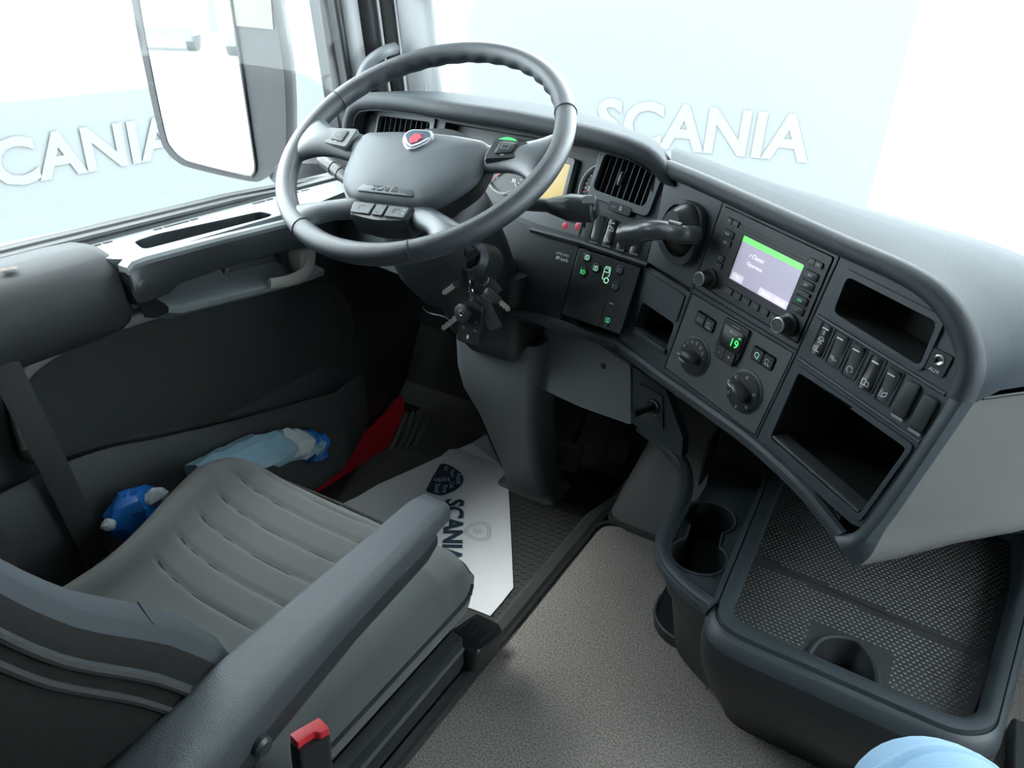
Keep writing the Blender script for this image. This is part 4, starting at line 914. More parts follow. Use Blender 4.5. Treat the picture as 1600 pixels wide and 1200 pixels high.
def ringpath(c, r, nx, ny): return [V(c) + V(nx) * cos(2 * pi * k / 24) * r + V(ny) * sin(2 * pi * k / 24) * r for k in range(24)]
obj('key_ring', tube(ringpath(KP(738, 420, 0.995), .017, (.9, .2, .3), (-.1, -.3, 1)), .0013, 6, closed=True), 'chrome', kbm)
obj('key_ring', tube(ringpath(KP(733, 443, 0.990), .013, (.5, -.6, .2), (-.1, .2, 1)), .0012, 6, closed=True), 'chrome', kbm)
obj('key_ring', tube(ringpath(KP(752, 436, 0.990), .012, (1, 0, -.3), (.2, .6, .6)), .0012, 6, closed=True), 'chrome', kbm)
obj('key_ring', tube(ringpath(KP(737, 462, 0.975), .011, (.3, -.2, .2), (.05, 0, 1)), .0012, 6, closed=True), 'chrome', kbm)
# remote
Rm = Fr(KP(737, 505, 0.970), (1, .05, -.03), (.0, .22, 1))
rp_ = [(-.0215, -.034), (.0215, -.034), (.020, .030), (.006, .040), (-.012, .036), (-.020, .022)]
rm = obj('remote', dome(Rm, roundpoly(rp_, .006, 4), [(.96, -.006), (1.02, 0), (1, .005), (.95, .007)]), 'black', kbm)
rm['label'] = 'black remote with small white symbols'
for a, b in ((0, .018), (-.010, .006), (.012, .006), (-.010, -.008), (.012, -.008), (0, -.022)):
    obj('remote_symbol', strips(Rm.at(a, b, .0072), [[(-.003, -.001), (0, .0015), (.003, -.001)], [(-.002, -.002), (.002, -.002)]] if b > -.02 else [[(0, -.003), (0, .003)], [(-.0015, .0), (.0015, .0)]], .0009 if b > -.02 else .0022, .0004), 'icon_dim' if b > -.02 else 'white', rm, smooth=False)
hx = [(.0155 * cos(radians(22 + 45 * k)), .0155 * sin(radians(22 + 45 * k))) for k in range(8)]
f = blade_key(KP(722, 489, 0.958), KP(690, 514, 0.958), 'brass', .0145, 'button', .003, hx, V((-.1, -1, .2)))
obj('key_logo', lathe(Fr(f.p(-.001, 0, .0044), f.x, f.y, f.z), [(.0062, -.001), (.006, .0006), (.0042, .0008), (.0035, .0002), (.0002, .0002)], 18), 'chrome', kbm)
blade_key(KP(716, 441, 0.980), KP(691, 459, 0.975), 'brass', .010, 'black')
blade_key(KP(770, 462, 0.975), KP(797, 486, 0.970), 'brass', .010, 'button', .003, rr(.030, .012, .003))
blade_key(KP(748, 452, 0.980), KP(770, 475, 0.985), 'chrome', .009, 'black')
bw = [KP(u, v, .99) for u, v in ((660, 480), (668, 488), (676, 491), (690, 494), (703, 499))]
obj('wire_hook', tube(spline(bw, 3), .0014, 6), 'chrome', kbm)
obj('leather_tag', tube(spline([KP(750, 450, 1.000), KP(757, 475, 1.000), KP(768, 500, 1.005), KP(775, 512, 1.010)], 4), .013, 10, flat=.35, up=(0, -1, .3)), 'leather_smooth', kbm)
obj('leather_tag', tube(spline([KP(757, 438, 0.995), KP(770, 445, 0.995), KP(779, 456, 1.000)], 4), .008, 10, flat=.35, up=(0, -1, .3)), 'leather', kbm)
# ================================================================== pedals, tunnel, mats
for nm, u, v, y, wd, ht, lb in (('pedal', 884, 712, 1.47, .075, .07, 'dark brake pedal beside the column foot'), ('pedal', 966, 705, 1.50, .055, .06, 'dark accelerator pedal next to the grey tunnel cover')):
    c = P(u, v, 'y', y)
    pdl = thing('pedal', c - V((0, 0, .03)), lb, 'pedal')
    f = Fr(c, (1, 0, .0), (0, .55, .83))
    o = obj('pad', dome(f, rr(wd, ht, .012), [(1, -.012), (1, 0), (.92, .004)]), 'grey_mid', pdl)
    for k in range(4): obj('tread', box(f, 0, -ht * .3 + k * ht * .2, .005, wd * .7, .004, .003), 'rubber', o)
    obj('arm', tube([c + V((0, .012, 0)), c + V((0, .07, .06)), c + V((0, .15, .2))], .009, 8), 'black', pdl)
tc_ = thing('tunnel_cover', (.36, 1.35, 0), 'grey moulded tunnel cover under the dashboard', 'cover')
rings = []
for (z, yf, x0, x1) in ((-.02, 1.262, .262, .555), (.012, 1.262, .264, .555), (.05, 1.275, .272, .555), (.10, 1.30, .285, .555), (.18, 1.345, .305, .555), (.28, 1.40, .325, .555), (.34, 1.44, .335, .555)):
    rings.append([V((x, y, z)) for x, y in roundpoly([(x0, 1.70), (x0, yf), (x1, yf), (x1, 1.70)], [.001, .05, .01, .001], 6)])
obj('shell', loft(rings), 'grey', tc_, ang=60)
obj('foot_lip', tube([V((.258, 1.55, .006)), V((.258, 1.33, .006)), V((.275, 1.272, .006)), V((.32, 1.262, .006)), V((.46, 1.262, .006))], .008, 8), 'rubber', tc_)
rm_ = thing('rubber_mat', (.05, 1.1, -.105), 'dark ribbed rubber mat on the driver floor', 'mat')
mp = [(-.36, .45), (.19, .45), (.19, 1.40), (-.36, 1.37)]
obj('mat_base', prism(XY, roundpoly(mp, .03), -.1045, -.1005), 'rubber_mat', rm_, smooth=False)
vs, fs = [], []
for i in range(24):
    for j in range(26):
        x = -.04 + i * .0095; y = .98 + j * .016; s = .0045 if (i + j) % 2 else .0
        if x > .18 or y > 1.385: continue
        a = radians(45 if (i + j) % 2 else -45); dx, dy = cos(a) * .004, sin(a) * .004; nx, ny = -sin(a) * .0012, cos(a) * .0012
        k = len(vs)
        b = [(x - dx - nx, y - dy - ny), (x + dx - nx, y + dy - ny), (x + dx + nx, y + dy + ny), (x - dx + nx, y - dy + ny)]
        vs += [V((p, q, -.1005)) for p, q in b] + [V((p, q, -.0990)) for p, q in b]
        fs += [(k + 4, k + 5, k + 6, k + 7), (k, k + 1, k + 5, k + 4), (k + 1, k + 2, k + 6, k + 5), (k + 2, k + 3, k + 7, k + 6), (k + 3, k, k + 4, k + 7)]
tr_ = obj('tread_pattern', (vs, fs), 'rubber_mat', rm_, smooth=False); tr_['kind'] = 'stuff'
# paper mat
pm = thing('paper_mat', (0, 1.15, -.098), 'white printed paper floor protector by the seat', 'paper mat')
ppx = [(560, 775), (590, 757), (640, 735), (690, 712), (702, 702), (716, 701), (738, 692), (760, 678), (772, 705), (783, 728), (793, 745), (796, 790), (799, 850), (802, 918), (785, 940), (766, 962), (735, 950), (700, 940)]
zp = lambda u, v: -.097 + (.018 if (u, v) in ((760, 678), (738, 692)) else 0) + (.006 if u == 702 else 0)
pv = [P(u, v, 'z', zp(u, v)) for u, v in ppx] + [V((-.05, .80, -.097)), V((-.30, .85, -.097)), V((-.34, 1.05, -.097))]
c2 = [(p.x, p.y) for p in pv]
tris = tessellate_polygon([[V((x, y, 0)) for x, y in c2]])
n_ = len(pv)
vs = pv + [p - V((0, 0, .0008)) for p in pv]
fs = []
for t in tris:
    a, b, c = (c2[i] for i in t)
    if (b[0] - a[0]) * (c[1] - a[1]) - (b[1] - a[1]) * (c[0] - a[0]) < 0: t = t[::-1]
    fs.append(tuple(t)); fs.append(tuple(i + n_ for i in t[::-1]))
obj('sheet', (vs, fs), 'paper', pm, smooth=False)
def fl_(u, v): p = P(u, v, 'z', -.0955); return p
o_ = fl_(690, 765)
pe_ = (fl_(801, 905) - fl_(794, 760)).normalized()
PF = Fr(o_, pe_, V((-pe_.y, pe_.x, 0)))
def pf(u, v): p = fl_(u, v) - o_; return (p.dot(PF.x), p.dot(PF.y))
el = [pf(*q) for q in ((689, 723), (706, 728), (720, 738), (725, 748), (722, 757), (712, 766), (690, 775), (664, 768), (676, 745))]
ob = obj('printed_blob', prism(PF, roundpoly(el, .012, 4), -.0003, .0002), 'navy', pm, smooth=False)
text('printed_word', PF.at(*pf(691, 749), .0004, 90), 'uplit', .026, 'paper', ob, .0003, xs=.9)
for (u, v, s, sz) in ((717, 748, 'Assist', .020), (707, 740, 'Repair', .013), (706, 758, 'Cab', .016), (695, 764, 'Parts', .016), (683, 763, 'Road', .018), (697, 732, 'Aid', .014)):
    text('printed_word', PF.at(*pf(u, v), .0004), s, sz, 'paper', ob, .0003)
text('printed_name', PF.at(*pf(709, 780), .0004), 'SCANIA', .060, 'navy', pm, .0002, align='LEFT', bold=.035, xs=1.05)
gf_ = PF.at(*pf(747, 830), .0004, 0)
obj('printed_crest', strips(gf_, [[(x * 1.35, y * 1.35) for x, y in crest(1.0) + crest(1.0)[:1]], [(x * 1.1, y * 1.1) for x, y in crest(1.0) + crest(1.0)[:1]], [(-.008, -.01), (-.004, .004), (.003, .010), (.006, .002), (.010, .0), (.004, -.008), (-.008, -.01)], [(-.002, .004), (.004, .0), (.0, -.006)]], .0012, .0003), 'ink_grey', pm, smooth=False)
obj('fold', tube([P(702, 703, 'z', -.094), P(690, 724, 'z', -.0955)], .0012, 6), 'paper', pm)
# plastic bags between seat and door
def bag(name, label, rows, mt_, extra=None):
    t = thing(name, rows[0][0] - V((0, 0, .05)), label, 'plastic bag')
    o = obj('film', loft(rows), mt_, t, ang=25)
    return t, o
def crump(c, rx, ry, rz, n=18, m_=10, seed=1, amp=.22):
    rnd = random.Random(seed); rings = []
    c = V(c)
    for i in range(m_ + 1):
        ph = -pi / 2 + pi * i / m_
        rings.append([c + V((rx * cos(ph) * cos(2 * pi * k / n) * (1 + rnd.uniform(-amp, amp)), ry * cos(ph) * sin(2 * pi * k / n) * (1 + rnd.uniform(-amp, amp)), rz * sin(ph) * (1 + rnd.uniform(-amp, amp) * .6))) for k in range(n)])
    return loft(rings)
b1 = thing('plastic_bag', (-.335, .88, -.02), 'crumpled clear blue plastic bag with dark blue end beside the seat', 'plastic bag')
spine = [P(u, v, 'x', -.335) for u, v in ((300, 735), (350, 712), (400, 694), (440, 684), (470, 680), (488, 681))]
spn = spline(spine, 3); rnd = random.Random(3); rings = []
for i, p in enumerate(spn):
    e = i / (len(spn) - 1); hh = .028 + .012 * sin(pi * e); wd_ = .035
    rings.append([p + V((wd_ * cos(2 * pi * k / 12) * rnd.uniform(.75, 1.15), rnd.uniform(-.01, .01), hh * sin(2 * pi * k / 12) * rnd.uniform(.8, 1.1) - .02)) for k in range(12)])
obj('film', loft(rings), 'bag_clear', b1, ang=20)
kk = len(spn) - 7
obj('white_print', loft([[v + V((.002, 0, .003)) for v in r] for r in rings[kk:-3]]), 'bag_white', b1, ang=20)
spine = [P(u, v, 'x', -.335) for u, v in ((478, 688), (490, 684), (500, 686))]
rings = []
for i, p in enumerate(spline(spine, 4)):
    rings.append([p + V((.03 * cos(2 * pi * k / 12) * rnd.uniform(.7, 1.1), rnd.uniform(-.006, .006), .044 * (1 - .02 * i) * sin(2 * pi * k / 12) * rnd.uniform(.8, 1.1) - .018)) for k in range(12)])
obj('blue_end', loft(rings), 'bag_blue', b1, ang=20)
b2 = thing('plastic_bag', P(205, 800, 'x', -.31) - V((0, 0, .08)), 'small dark blue crumpled plastic bag near the belt anchor', 'plastic bag')
obj('film', crump(P(210, 800, 'x', -.315), .03, .05, .045, 16, 8, 5), 'bag_blue', b2, ang=20)
obj('white_print', crump(P(238, 778, 'x', -.30), .014, .026, .016, 12, 6, 6), 'bag_white', b2, ang=20)
obj('white_print', crump(P(170, 820, 'x', -.30), .010, .012, .010, 10, 6, 9), 'bag_white', b2, ang=20)
# ================================================================== driver's seat
ds = thing('driver_seat', (0, .5, -.10), "grey fabric driver's seat with fold down arm rest", 'seat')
NX, NY = 56, 64
def seat_z(x, y):
    e = abs(x) / .25
    z = .250
    bol = max(0, min(1, (abs(x) - .165) / .05)); bol = bol * bol * (3 - 2 * bol)
    yy = (y - .30) / .46
    z += bol * .030 * (1 - max(0, (yy - .80) / .2) ** 1 * .8)
    z -= .018 * (1 - e * e) * (1 - abs(yy - .35))      # dish
    z += .012 * max(0, min(1, (yy - .2) / .6))
    g = 0
    if abs(x) < .185:
        for yl in (.735, .69, .64, .59, .54, .49): 
            d = abs(y - yl - .012 * (abs(x) / .185) ** 2)
            g = max(g, max(0, 1 - d / .006))
    d = abs(abs(x) - .185)
    if y < .70: g = max(g, 1.3 * max(0, 1 - d / .006))
    z -= .006 * g
    # rounded outer edges
    ex = max(0, (abs(x) - .215) / .05); z -= .030 * ex * ex
    ey = max(0, (y - .715) / .055); z -= .032 * ey * ey
    return z
xs_ = [-.262 + .524 * i / NX for i in range(NX + 1)]; ys_ = [.22 + .55 * j / (NY * 2) for j in range(NY * 2 + 1)]
rings = []
for j, y in enumerate(ys_):
    def shx(x):
        t = max(0, (y - .70) / .07); k = max(0, min(1, (.72 - y) / .30)) if x < 0 else 0
        return x * (1 - .10 * t * t) * (1 - .30 * k * k * (3 - 2 * k))
    top = [V((shx(x), y, seat_z(x, y))) for x in xs_]
    zb = .155
    rings.append([V((shx(-.250), y, zb)), V((shx(-.268), y, zb + .03)), V((shx(-.270), y, zb + .055))] + top + [V((shx(.270), y, zb + .055)), V((shx(.268), y, zb + .03)), V((shx(.250), y, zb))])
# round front
last = rings[-1]
for k, (dy, dz, sc__) in enumerate(((.010, -.015, .99), (.013, -.035, .975), (.008, -.06, .95))):
    rings.append([V((p.x * sc__, p.y + dy, max(.150 - .002 * k, p.z + dz))) for p in last])
obj('cushion', loft(rings), 'fabric', ds, ang=75)
# piping along the right side of the cushion
pip = [r[-3] + V((.0005, 0, .004)) for r in rings[30:-9]]
obj('piping', tube(pip, .003, 6), 'fabric_dark', ds)
obj('front_piping', tube(spline([V((-.20, .772, .222)), V((-.1, .774, .224)), V((0, .775, .225)), V((.1, .774, .224)), V((.21, .772, .222)), V((.245, .76, .218))], 5), .0025, 6), 'fabric_dark', ds)
def shx2(x, y):
    t = max(0, (y - .70) / .07); k = max(0, min(1, (.72 - y) / .30)) if x < 0 else 0
    return x * (1 - .10 * t * t) * (1 - .30 * k * k * (3 - 2 * k))
for sx in (-1, 1):
    obj('bolster_seam', tube([V((shx2(sx * .185, y), y, seat_z(.185, y) + .0005)) for y in [.30 + .01 * i for i in range(40)]], .0014, 5), 'thread', ds)
for yl in (.735, .69, .64, .59, .54, .49):
    obj('cross_seam', tube([V((shx2(x, yl), yl + .012 * (abs(x) / .185) ** 2, seat_z(x, yl + .012 * (abs(x) / .185) ** 2) + .0006)) for x in [-.18 + .36 * i / 24 for i in range(25)]], .0011, 5), 'thread', ds)
# cushion frame / base
obj('cushion_pan', loft([[V((x, y, z)) for x, y in rr(.50 * s, .50 * s2, .05, 5, 0, .50)] for z, s, s2 in ((.158, 1, 1), (.12, .99, 1.0), (.10, .96, .97))]), 'black', ds)
obj('base', loft([[V((x, y, z)) for x, y in rr(.44, .44, .03, 4, -.01, .47)] for z in (.10, .0, -.10)]), 'black', ds, ang=60)
obj('side_shield', loft([[V((.255, y, .155)), V((.272, y, .150)), V((.276, y, .10)), V((.268, y, .075)), V((.25, y, .07))] for y in (.22, .4, .6, .68, .70)]), 'dash_dark', ds)
obj('slide_rail', tube([V((.268, .15, .055)), V((.268, .74, .055))], .012, 8), 'black_gloss', ds)
obj('slide_rail', tube([V((.272, .15, .118)), V((.272, .70, .128))], .005, 8), 'grey_mid', ds)
obj('rail_cover', loft([[V((.235, y, .045)), V((.258, y, .043)), V((.262, y, .02)), V((.255, y, .008)), V((.235, y, .008))] for y in (.1, .5, .84)]), 'rubber', ds)
# adjuster paddle
pa_ = P(742, 992, 'z', .095)
af = Fr(pa_, (1, 0, 0), (0, 1, -.30))
ad = obj('adjuster_paddle', dome(af, roundpoly([(-.028, -.05), (.036, -.05), (.036, .03), (.02, .045), (-.028, .045)], .008, 4), [(.96, -.03), (1, -.012), (1, .004), (.92, .010)]), 'black', ds)
for k in range(3): obj('paddle_rib', tube([af.p(-.020 + .0215 * k, -.03, .0105), af.p(-.020 + .0215 * k, .032, .0105)], .0022, 6), 'dash_dark', ad)
# backrest
sec = [(-.235, -.10), (-.262, -.06), (-.268, .0), (-.262, .045), (-.245, .070), (-.215, .078), (-.18, .062), (-.15, .035), (-.1, .022), (0, .018), (.1, .022), (.15, .035), (.18, .062), (.215, .078), (.245, .070), (.262, .045), (.268, .0), (.262, -.06), (.235, -.10)]
bl = [(.31, .17, .88, .6), (.295, .24, .97, .8), (.285, .31, 1.0, 1.0), (.258, .40, 1.0, 1.15), (.212, .48, .99, 1.1), (.155, .56, .985, .95), (.115, .64, .98, .85), (.078, .74, .99, .9), (.035, .84, .98, .9), (.0, .95, .92, .8), (-.02, 1.02, .82, .6)]
bls = spline([V((a, b, 0)) for a, b, _, _ in bl], 4); 
rings = []
for i, p in enumerate(bls):
    t = i / 4; k = min(int(t), len(bl) - 2); fr_ = t - k
    s = bl[k][2] * (1 - fr_) + bl[k + 1][2] * fr_; dd = bl[k][3] * (1 - fr_) + bl[k + 1][3] * fr_
    rings.append([V((x * s, p.x + d * dd * .92, p.y + d * dd * .38 )) for x, d in sec])
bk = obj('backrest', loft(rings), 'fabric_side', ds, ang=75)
for off, r_ in ((15, .0035), (16, .0)):
    if r_:
        obj('backrest_piping', tube([r[15].lerp(r[16], .25) + V((.002, 0, 0)) for r in rings[2:-2]], r_, 6), 'fabric_dark', bk)
        obj('backrest_piping', tube([r[15].lerp(r[16], .62) + V((.002, 0, 0)) for r in rings[2:-2]], r_, 6), 'fabric_dark', bk)
k = 17
obj('backrest_seam', tube([rings[k][13] + V((0, .001, .001)), rings[k][14] + V((.001, .001, .001))], .001, 6), 'thread', bk)
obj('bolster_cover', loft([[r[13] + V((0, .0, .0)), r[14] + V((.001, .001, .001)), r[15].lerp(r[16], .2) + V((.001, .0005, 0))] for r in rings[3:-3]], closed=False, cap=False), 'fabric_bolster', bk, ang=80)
# arm rest
arm = []
def asec(y, xc, zc, wd, ht, sl=0.0):
    return [V((xc + a, y + b * sl, zc + b)) for a, b in rr(wd, ht, min(wd, ht) * .30, 5)]
rings = [asec(.652, .264, .418, .034, .020), asec(.645, .264, .424, .046, .030), asec(.62, .265, .427, .050, .036), asec(.50, .275, .430, .058, .042), asec(.40, .280, .430, .063, .048), asec(.32, .286, .428, .068, .058), asec(.24, .292, .422, .074, .072), asec(.17, .296, .412, .076, .080), asec(.14, .296, .41, .06, .06)]
am = obj('arm_rest', loft(rings), 'armrest', ds, ang=70)
obj('arm_rest_bolt', lathe(Fr(P(412, 1168, 'x', .329), (0, 1, 0), (0, 0, 1), (1, 0, 0)), [(.010, -.03), (.010, .0), (.007, .003), (.0002, .003)], 18), 'button', am)
obj('arm_rest_underside', loft([asec(.615, .272, .402, .034, .022), asec(.59, .272, .398, .042, .030), asec(.45, .278, .396, .046, .036), asec(.3, .288, .388, .052, .05), asec(.2, .29, .37, .052, .06)]), 'dash_dark', am)
bu = thing('seat_belt_buckle', P(485, 1165, 'x', .31) - V((0, 0, .06)), 'black seat belt buckle with red release button beside the seat', 'buckle')
bf_ = Fr(P(484, 1147, 'x', .312), (.25, .95, -.1), (.95, -.25, .15))
bz = bf_.z if bf_.z.z > 0 else -bf_.z
bf_ = Fr(bf_.o, bf_.x, bf_.y, bz)
obj('body', dome(bf_, rr(.036, .022, .005), [(.9, -.12), (1.04, -.09), (1.04, -.008), (.98, -.004)]), 'black', bu)
obj('release_button', prism(bf_, roundpoly([(-.017, -.010), (.017, -.010), (.017, .010), (.007, .010), (.003, .004), (-.009, .004), (-.017, .006)], .002, 3), -.006, .004), 'red_button', bu, bevel=.001)
# ================================================================== cup holder console and storage bin
ch = thing('cup_holder_console', (.52, 1.02, 0), 'dark plastic console with twin cup holder', 'cup holder')
CZ = .250
co = [(.605, .845), (.545, .868), (.495, .905), (.478, .955), (.474, 1.02), (.470, 1.13), (.452, 1.165), (.40, 1.185), (.33, 1.20), (.33, 1.30), (.605, 1.30)]
def fig8():
    p1 = (.520, 1.062); p2 = (.537, .958); r1, r2 = .043, .044
    d = V((p2[0] - p1[0], p2[1] - p1[1], 0)); a = math.degrees(math.atan2(d.y, d.x))
    return circ(*p1, r1, 20, a + 38, a + 322) + circ(*p2, r2, 20, a + 180 + 38, a + 180 + 322)
f8 = fig8()
deck = [(.590, .866), (.550, .884), (.508, .915), (.492, .96), (.488, 1.02), (.486, 1.15), (.475, 1.20), (.475, 1.24), (.564, 1.24)]
obj('deck', prism(Fr((0, 0, CZ), (1, 0, 0), (0, 1, 0)), deck, -.006, 0, holes=[f8]), 'dash', ch, smooth=False)
fz = Fr((0, 0, CZ), (1, 0, 0), (0, 1, 0))
obj('cup_well', join(loft([[fz.p(x, y, -.001) for x, y in f8], [fz.p(.5285 + (x - .5285) * .86, 1.01 + (y - 1.01) * .9, -.07) for x, y in f8]], cap=False), prism(fz, [(.5285 + (x - .5285) * .9, 1.01 + (y - 1.01) * .92) for x, y in f8], -.074, -.069)), 'black', ch)
obj('cup_rim', tube([fz.p(x, y, .0005) for x, y in f8], .0025, 6, closed=True), 'hood', ch)
for (x, y) in ((.560, 1.045), (.578, .945)):
    obj('cup_spring', dome(Fr((x, y, CZ - .022), (0, 1, 0), (0, 0, 1), (-1, .2, 0)), rr(.018, .026, .006), [(1, -.004), (1, .004), (.7, .009)]), 'button', ch)
rimp = spline([V((.335, 1.20, .295)), V((.38, 1.188, .285)), V((.425, 1.168, .272)), V((.448, 1.14, .264)), V((.466, 1.09, .258)), V((.474, 1.02, .255)), V((.480, .955, .256)), V((.500, .905, .257)), V((.545, .870, .258)), V((.592, .848, .260))], 6)
obj('rail', tube(rimp, .0135, 12), 'dash', ch)
obj('rail_bead', tube([p + V((-.004, -.008, .009)) for p in rimp], .0022, 6), 'hood', ch)
sidew = []
for i, p in enumerate(rimp):
    e = i / (len(rimp) - 1)
    t = max(0, min(1, (e - .45) / .3))
    sidew.append([p + V((0, 0, -.004)), p + V((.002, .004, -.03)), p + V((.012 + .01 * t, .02, -.09 - .0 * t)), V((min(p.x + .03, .60), p.y + .06, max(.10 - .06 * t, .02))), V((min(p.x + .04, .60), p.y + .12, max(.08 - .08 * t, 0.002)))])
obj('side_skirt', loft(sidew[26:], closed=False, cap=False), 'dash_dark', ch, ang=70)
obj('back_void', box(XY, .515, 1.235, .22, .09, .01, .36), 'void', ch, smooth=False)
obj('inner_side', box(XY, .477, 1.17, .30, .004, .07, .09), 'void', ch, smooth=False)
kf_ = [(.455, 1.10), (.462, 1.035), (.50, 1.005), (.56, 1.003), (.56, 1.2), (.455, 1.2)]
obj('kick_plate', prism(XY, roundpoly(kf_, [.01, .03, .02, .001, .001, .001], 4), 0, .022), 'dash_dark', ch, bevel=.004)
obj('kick_plate_bead', tube([V((x, y, .022)) for x, y in roundpoly(kf_, [.01, .03, .02, .001, .001, .001], 4)][4:16], .004, 6), 'rubber', ch)
obj('riser', loft([[V((x, y, z)) for x, y in ((.50, 1.03), (.56, 1.01), (.56, 1.25), (.50, 1.25))] for z in (.022, .17)]), 'dash_dark', ch, smooth=False)
bn = thing('storage_bin', (.77, 1.0, 0), 'large dark storage bin with ribbed lid beside the cup holders', 'storage bin')
BZ = .272
bo = [(.588, .790), (.905, .784), (.950, .815), (.998, 1.18), (.998, 1.32), (.560, 1.32), (.568, 1.15)]
bi = [(.617, .838), (.900, .828), (.925, .855), (.962, 1.18), (.962, 1.31), (.598, 1.31), (.603, 1.15)]
BO = roundpoly(bo, [.06, .045, .035, .02, .01, .01, .02], 6); BI = roundpoly(bi, [.03, .03, .02, .01, .01, .01, .01], 6)
bfz = Fr((0, 0, BZ), (1, 0, 0), (0, 1, 0))
rings = []
def sc_out(s, z, dy=0): return [V((.775 + (x - .775) * s, 1.06 + (y - 1.06) * s + dy, z)) for x, y in BO]
rings = [[V((x, y, BZ - .042)) for x, y in BI], [V((x, y, BZ - .006)) for x, y in BI], [V((x + (X - x) * .25, y + (Y - y) * .25, BZ)) for (x, y), (X, Y) in zip(BI, BO)],
         [V((x + (X - x) * .55, y + (Y - y) * .55, BZ - .002)) for (x, y), (X, Y) in zip(BI, BO)], [V((x + (X - x) * .60, y + (Y - y) * .60, BZ - .008)) for (x, y), (X, Y) in zip(BI, BO)], [V((x + (X - x) * .66, y + (Y - y) * .66, BZ - .006)) for (x, y), (X, Y) in zip(BI, BO)],
         [V((x + (X - x) * .85, y + (Y - y) * .85, BZ - .010)) for (x, y), (X, Y) in zip(BI, BO)], sc_out(1.0, BZ - .028)]
obj('rim', loft(rings, cap=False), 'dash', bn, ang=60)
obj('body', loft([sc_out(1.0, BZ - .027), sc_out(1.0, BZ - .05), sc_out(.985, BZ - .085, .004), sc_out(.93, .12, .02), sc_out(.84, .04, .05), sc_out(.80, .0, .06)], cap=False), 'dash_dark', bn, ang=60)
LZ = .232
lf = Fr((0, 0, LZ), (1, 0, 0), (0, 1, 0))
def yseam(x): return 1.028 - (x - .604) * .09
L1 = [(.606, .862), (.915, .852), (.945, yseam(.945) - .002), (.598, yseam(.598) - .002)]
L2 = [(.598, yseam(.598) + .002), (.948, yseam(.948) + .002), (.970, 1.315), (.580, 1.315)]
hp_ = [(.722, .835), (.730, .893), (.747, .918), (.778, .929), (.800, .908), (.812, .878), (.818, .835)]
cut = [(.606, .832), (.723, .832)] + [(x, y) for x, y in hp_[1:-1]] + [(.817, .832), (.915, .832), (.945, yseam(.945) - .002), (.598, yseam(.598) - .002)]
lid1 = obj('lid', prism(lf, cut, -.004, 0), 'lid', bn, smooth=False)
lid2 = obj('lid', prism(lf, L2, -.004, 0), 'lid', bn, smooth=False)
obj('lid_joint', tube([V((.598, yseam(.598), LZ - .003)), V((.948, yseam(.948), LZ - .003))], .003, 6), 'black', bn)
obj('finger_scoop', loft([[lf.p(x, y, .001) for x, y in hp_], [lf.p(x * .97 + .77 * .03, y - .006, -.012) for x, y in hp_], [lf.p(x * .9 + .77 * .1, y - .016, -.03) for x, y in hp_]], closed=False, cap=False), 'black', lid1, ang=70)
obj('scoop_rim', tube(spline([lf.p(x, y, .001) for x, y in hp_], 4), .004, 6), 'hood', lid1)
obj('scoop_floor', box(lf, .77, .885, -.035, .14, .12, .002), 'void', lid1, smooth=False)
def ribs(x0, x1, y0, y1, inside, par):
    vs, fs = [], []
    nx = int((x1 - x0) / .0078); ny = int((y1 - y0) / .0068)
    for i in range(nx):
        for j in range(ny):
            x = x0 + (i + .5 * (j % 2)) * .0078; y = y0 + j * .0068
            if not inside(x, y): continue
            k = len(vs); a, b = .0031, .0022
            vs += [lf.p(x - a, y, 0), lf.p(x, y - b, 0), lf.p(x + a, y, 0), lf.p(x, y + b, 0), lf.p(x, y, .0016)]
            fs += [(k, k + 1, k + 4), (k + 1, k + 2, k + 4), (k + 2, k + 3, k + 4), (k + 3, k, k + 4)]
    o = obj('lid_studs', (vs, fs), 'lid_bump', par, smooth=False); o['kind'] = 'stuff'
ribs(.612, .94, .845, 1.03, lambda x, y: y < yseam(x) - .012 and not (.715 < x < .826 and y < .938) and x < .910 + (y - .86) * .2, lid1)
ribs(.60, .965, 1.0, 1.30, lambda x, y: y > yseam(x) + .010 and x < .93 + (y - 1.0) * .12 and x > .606 - (y - 1.03) * .1, lid2)
obj('side_clip', box(XY, .905, 1.06, .412, .010, .010, .010), "white", db)
# seat / floor item right of the bin
o = obj('passenger_seat_rail', box(XY, 1.05, .98, .02, .05, .30, .035), 'grey_mid', None, bevel=.006); tag(o, 'grey metal rail on the carpet right of the storage bin', 'rail')
# ================================================================== photographer's knee
pe = thing('person', (.86, .25, 0), 'bent knee of a seated person in light blue jeans at the lower right', 'person')
kn = P(1470, 1262, 'z', .50)
path = spline([V((.93, -.35, .50)), V((.92, -.10, .51)), kn + V((.035, -.13, -.005)), kn + V((.01, -.045, .0)), kn + V((.0, .0, -.025)), kn + V((.0, .005, -.09)), kn + V((.01, -.02, -.22)), V((.88, .40, .10)), V((.88, .39, .02))], 10)
n_ = len(path); rad = []
ctrl = [.095, .09, .075, .068, .062, .058, .058, .05, .045]
for i in range(n_):
    t = i / 10; k = min(int(t), len(ctrl) - 2); rad.append(ctrl[k] + (ctrl[k + 1] - ctrl[k]) * (t - k))
obj('jeans_leg', tube(path, rad, 40), 'denim', pe, ang=180)
obj('jeans_fold', tube(spline([kn + V((-.055, -.05, .03)), kn + V((-.02, -.005, .045)), kn + V((.02, .01, .04)), kn + V((.055, -.01, .02))], 5), .012, 10, flat=.6), 'denim', pe, ang=180)
# ================================================================== outside
structure(obj('ground', prism(XY, [(-60, -60), (60, -60), (60, 60), (-60, 60)], -1.62, -1.6), 'ground', smooth=False), 'pale concrete yard outside')
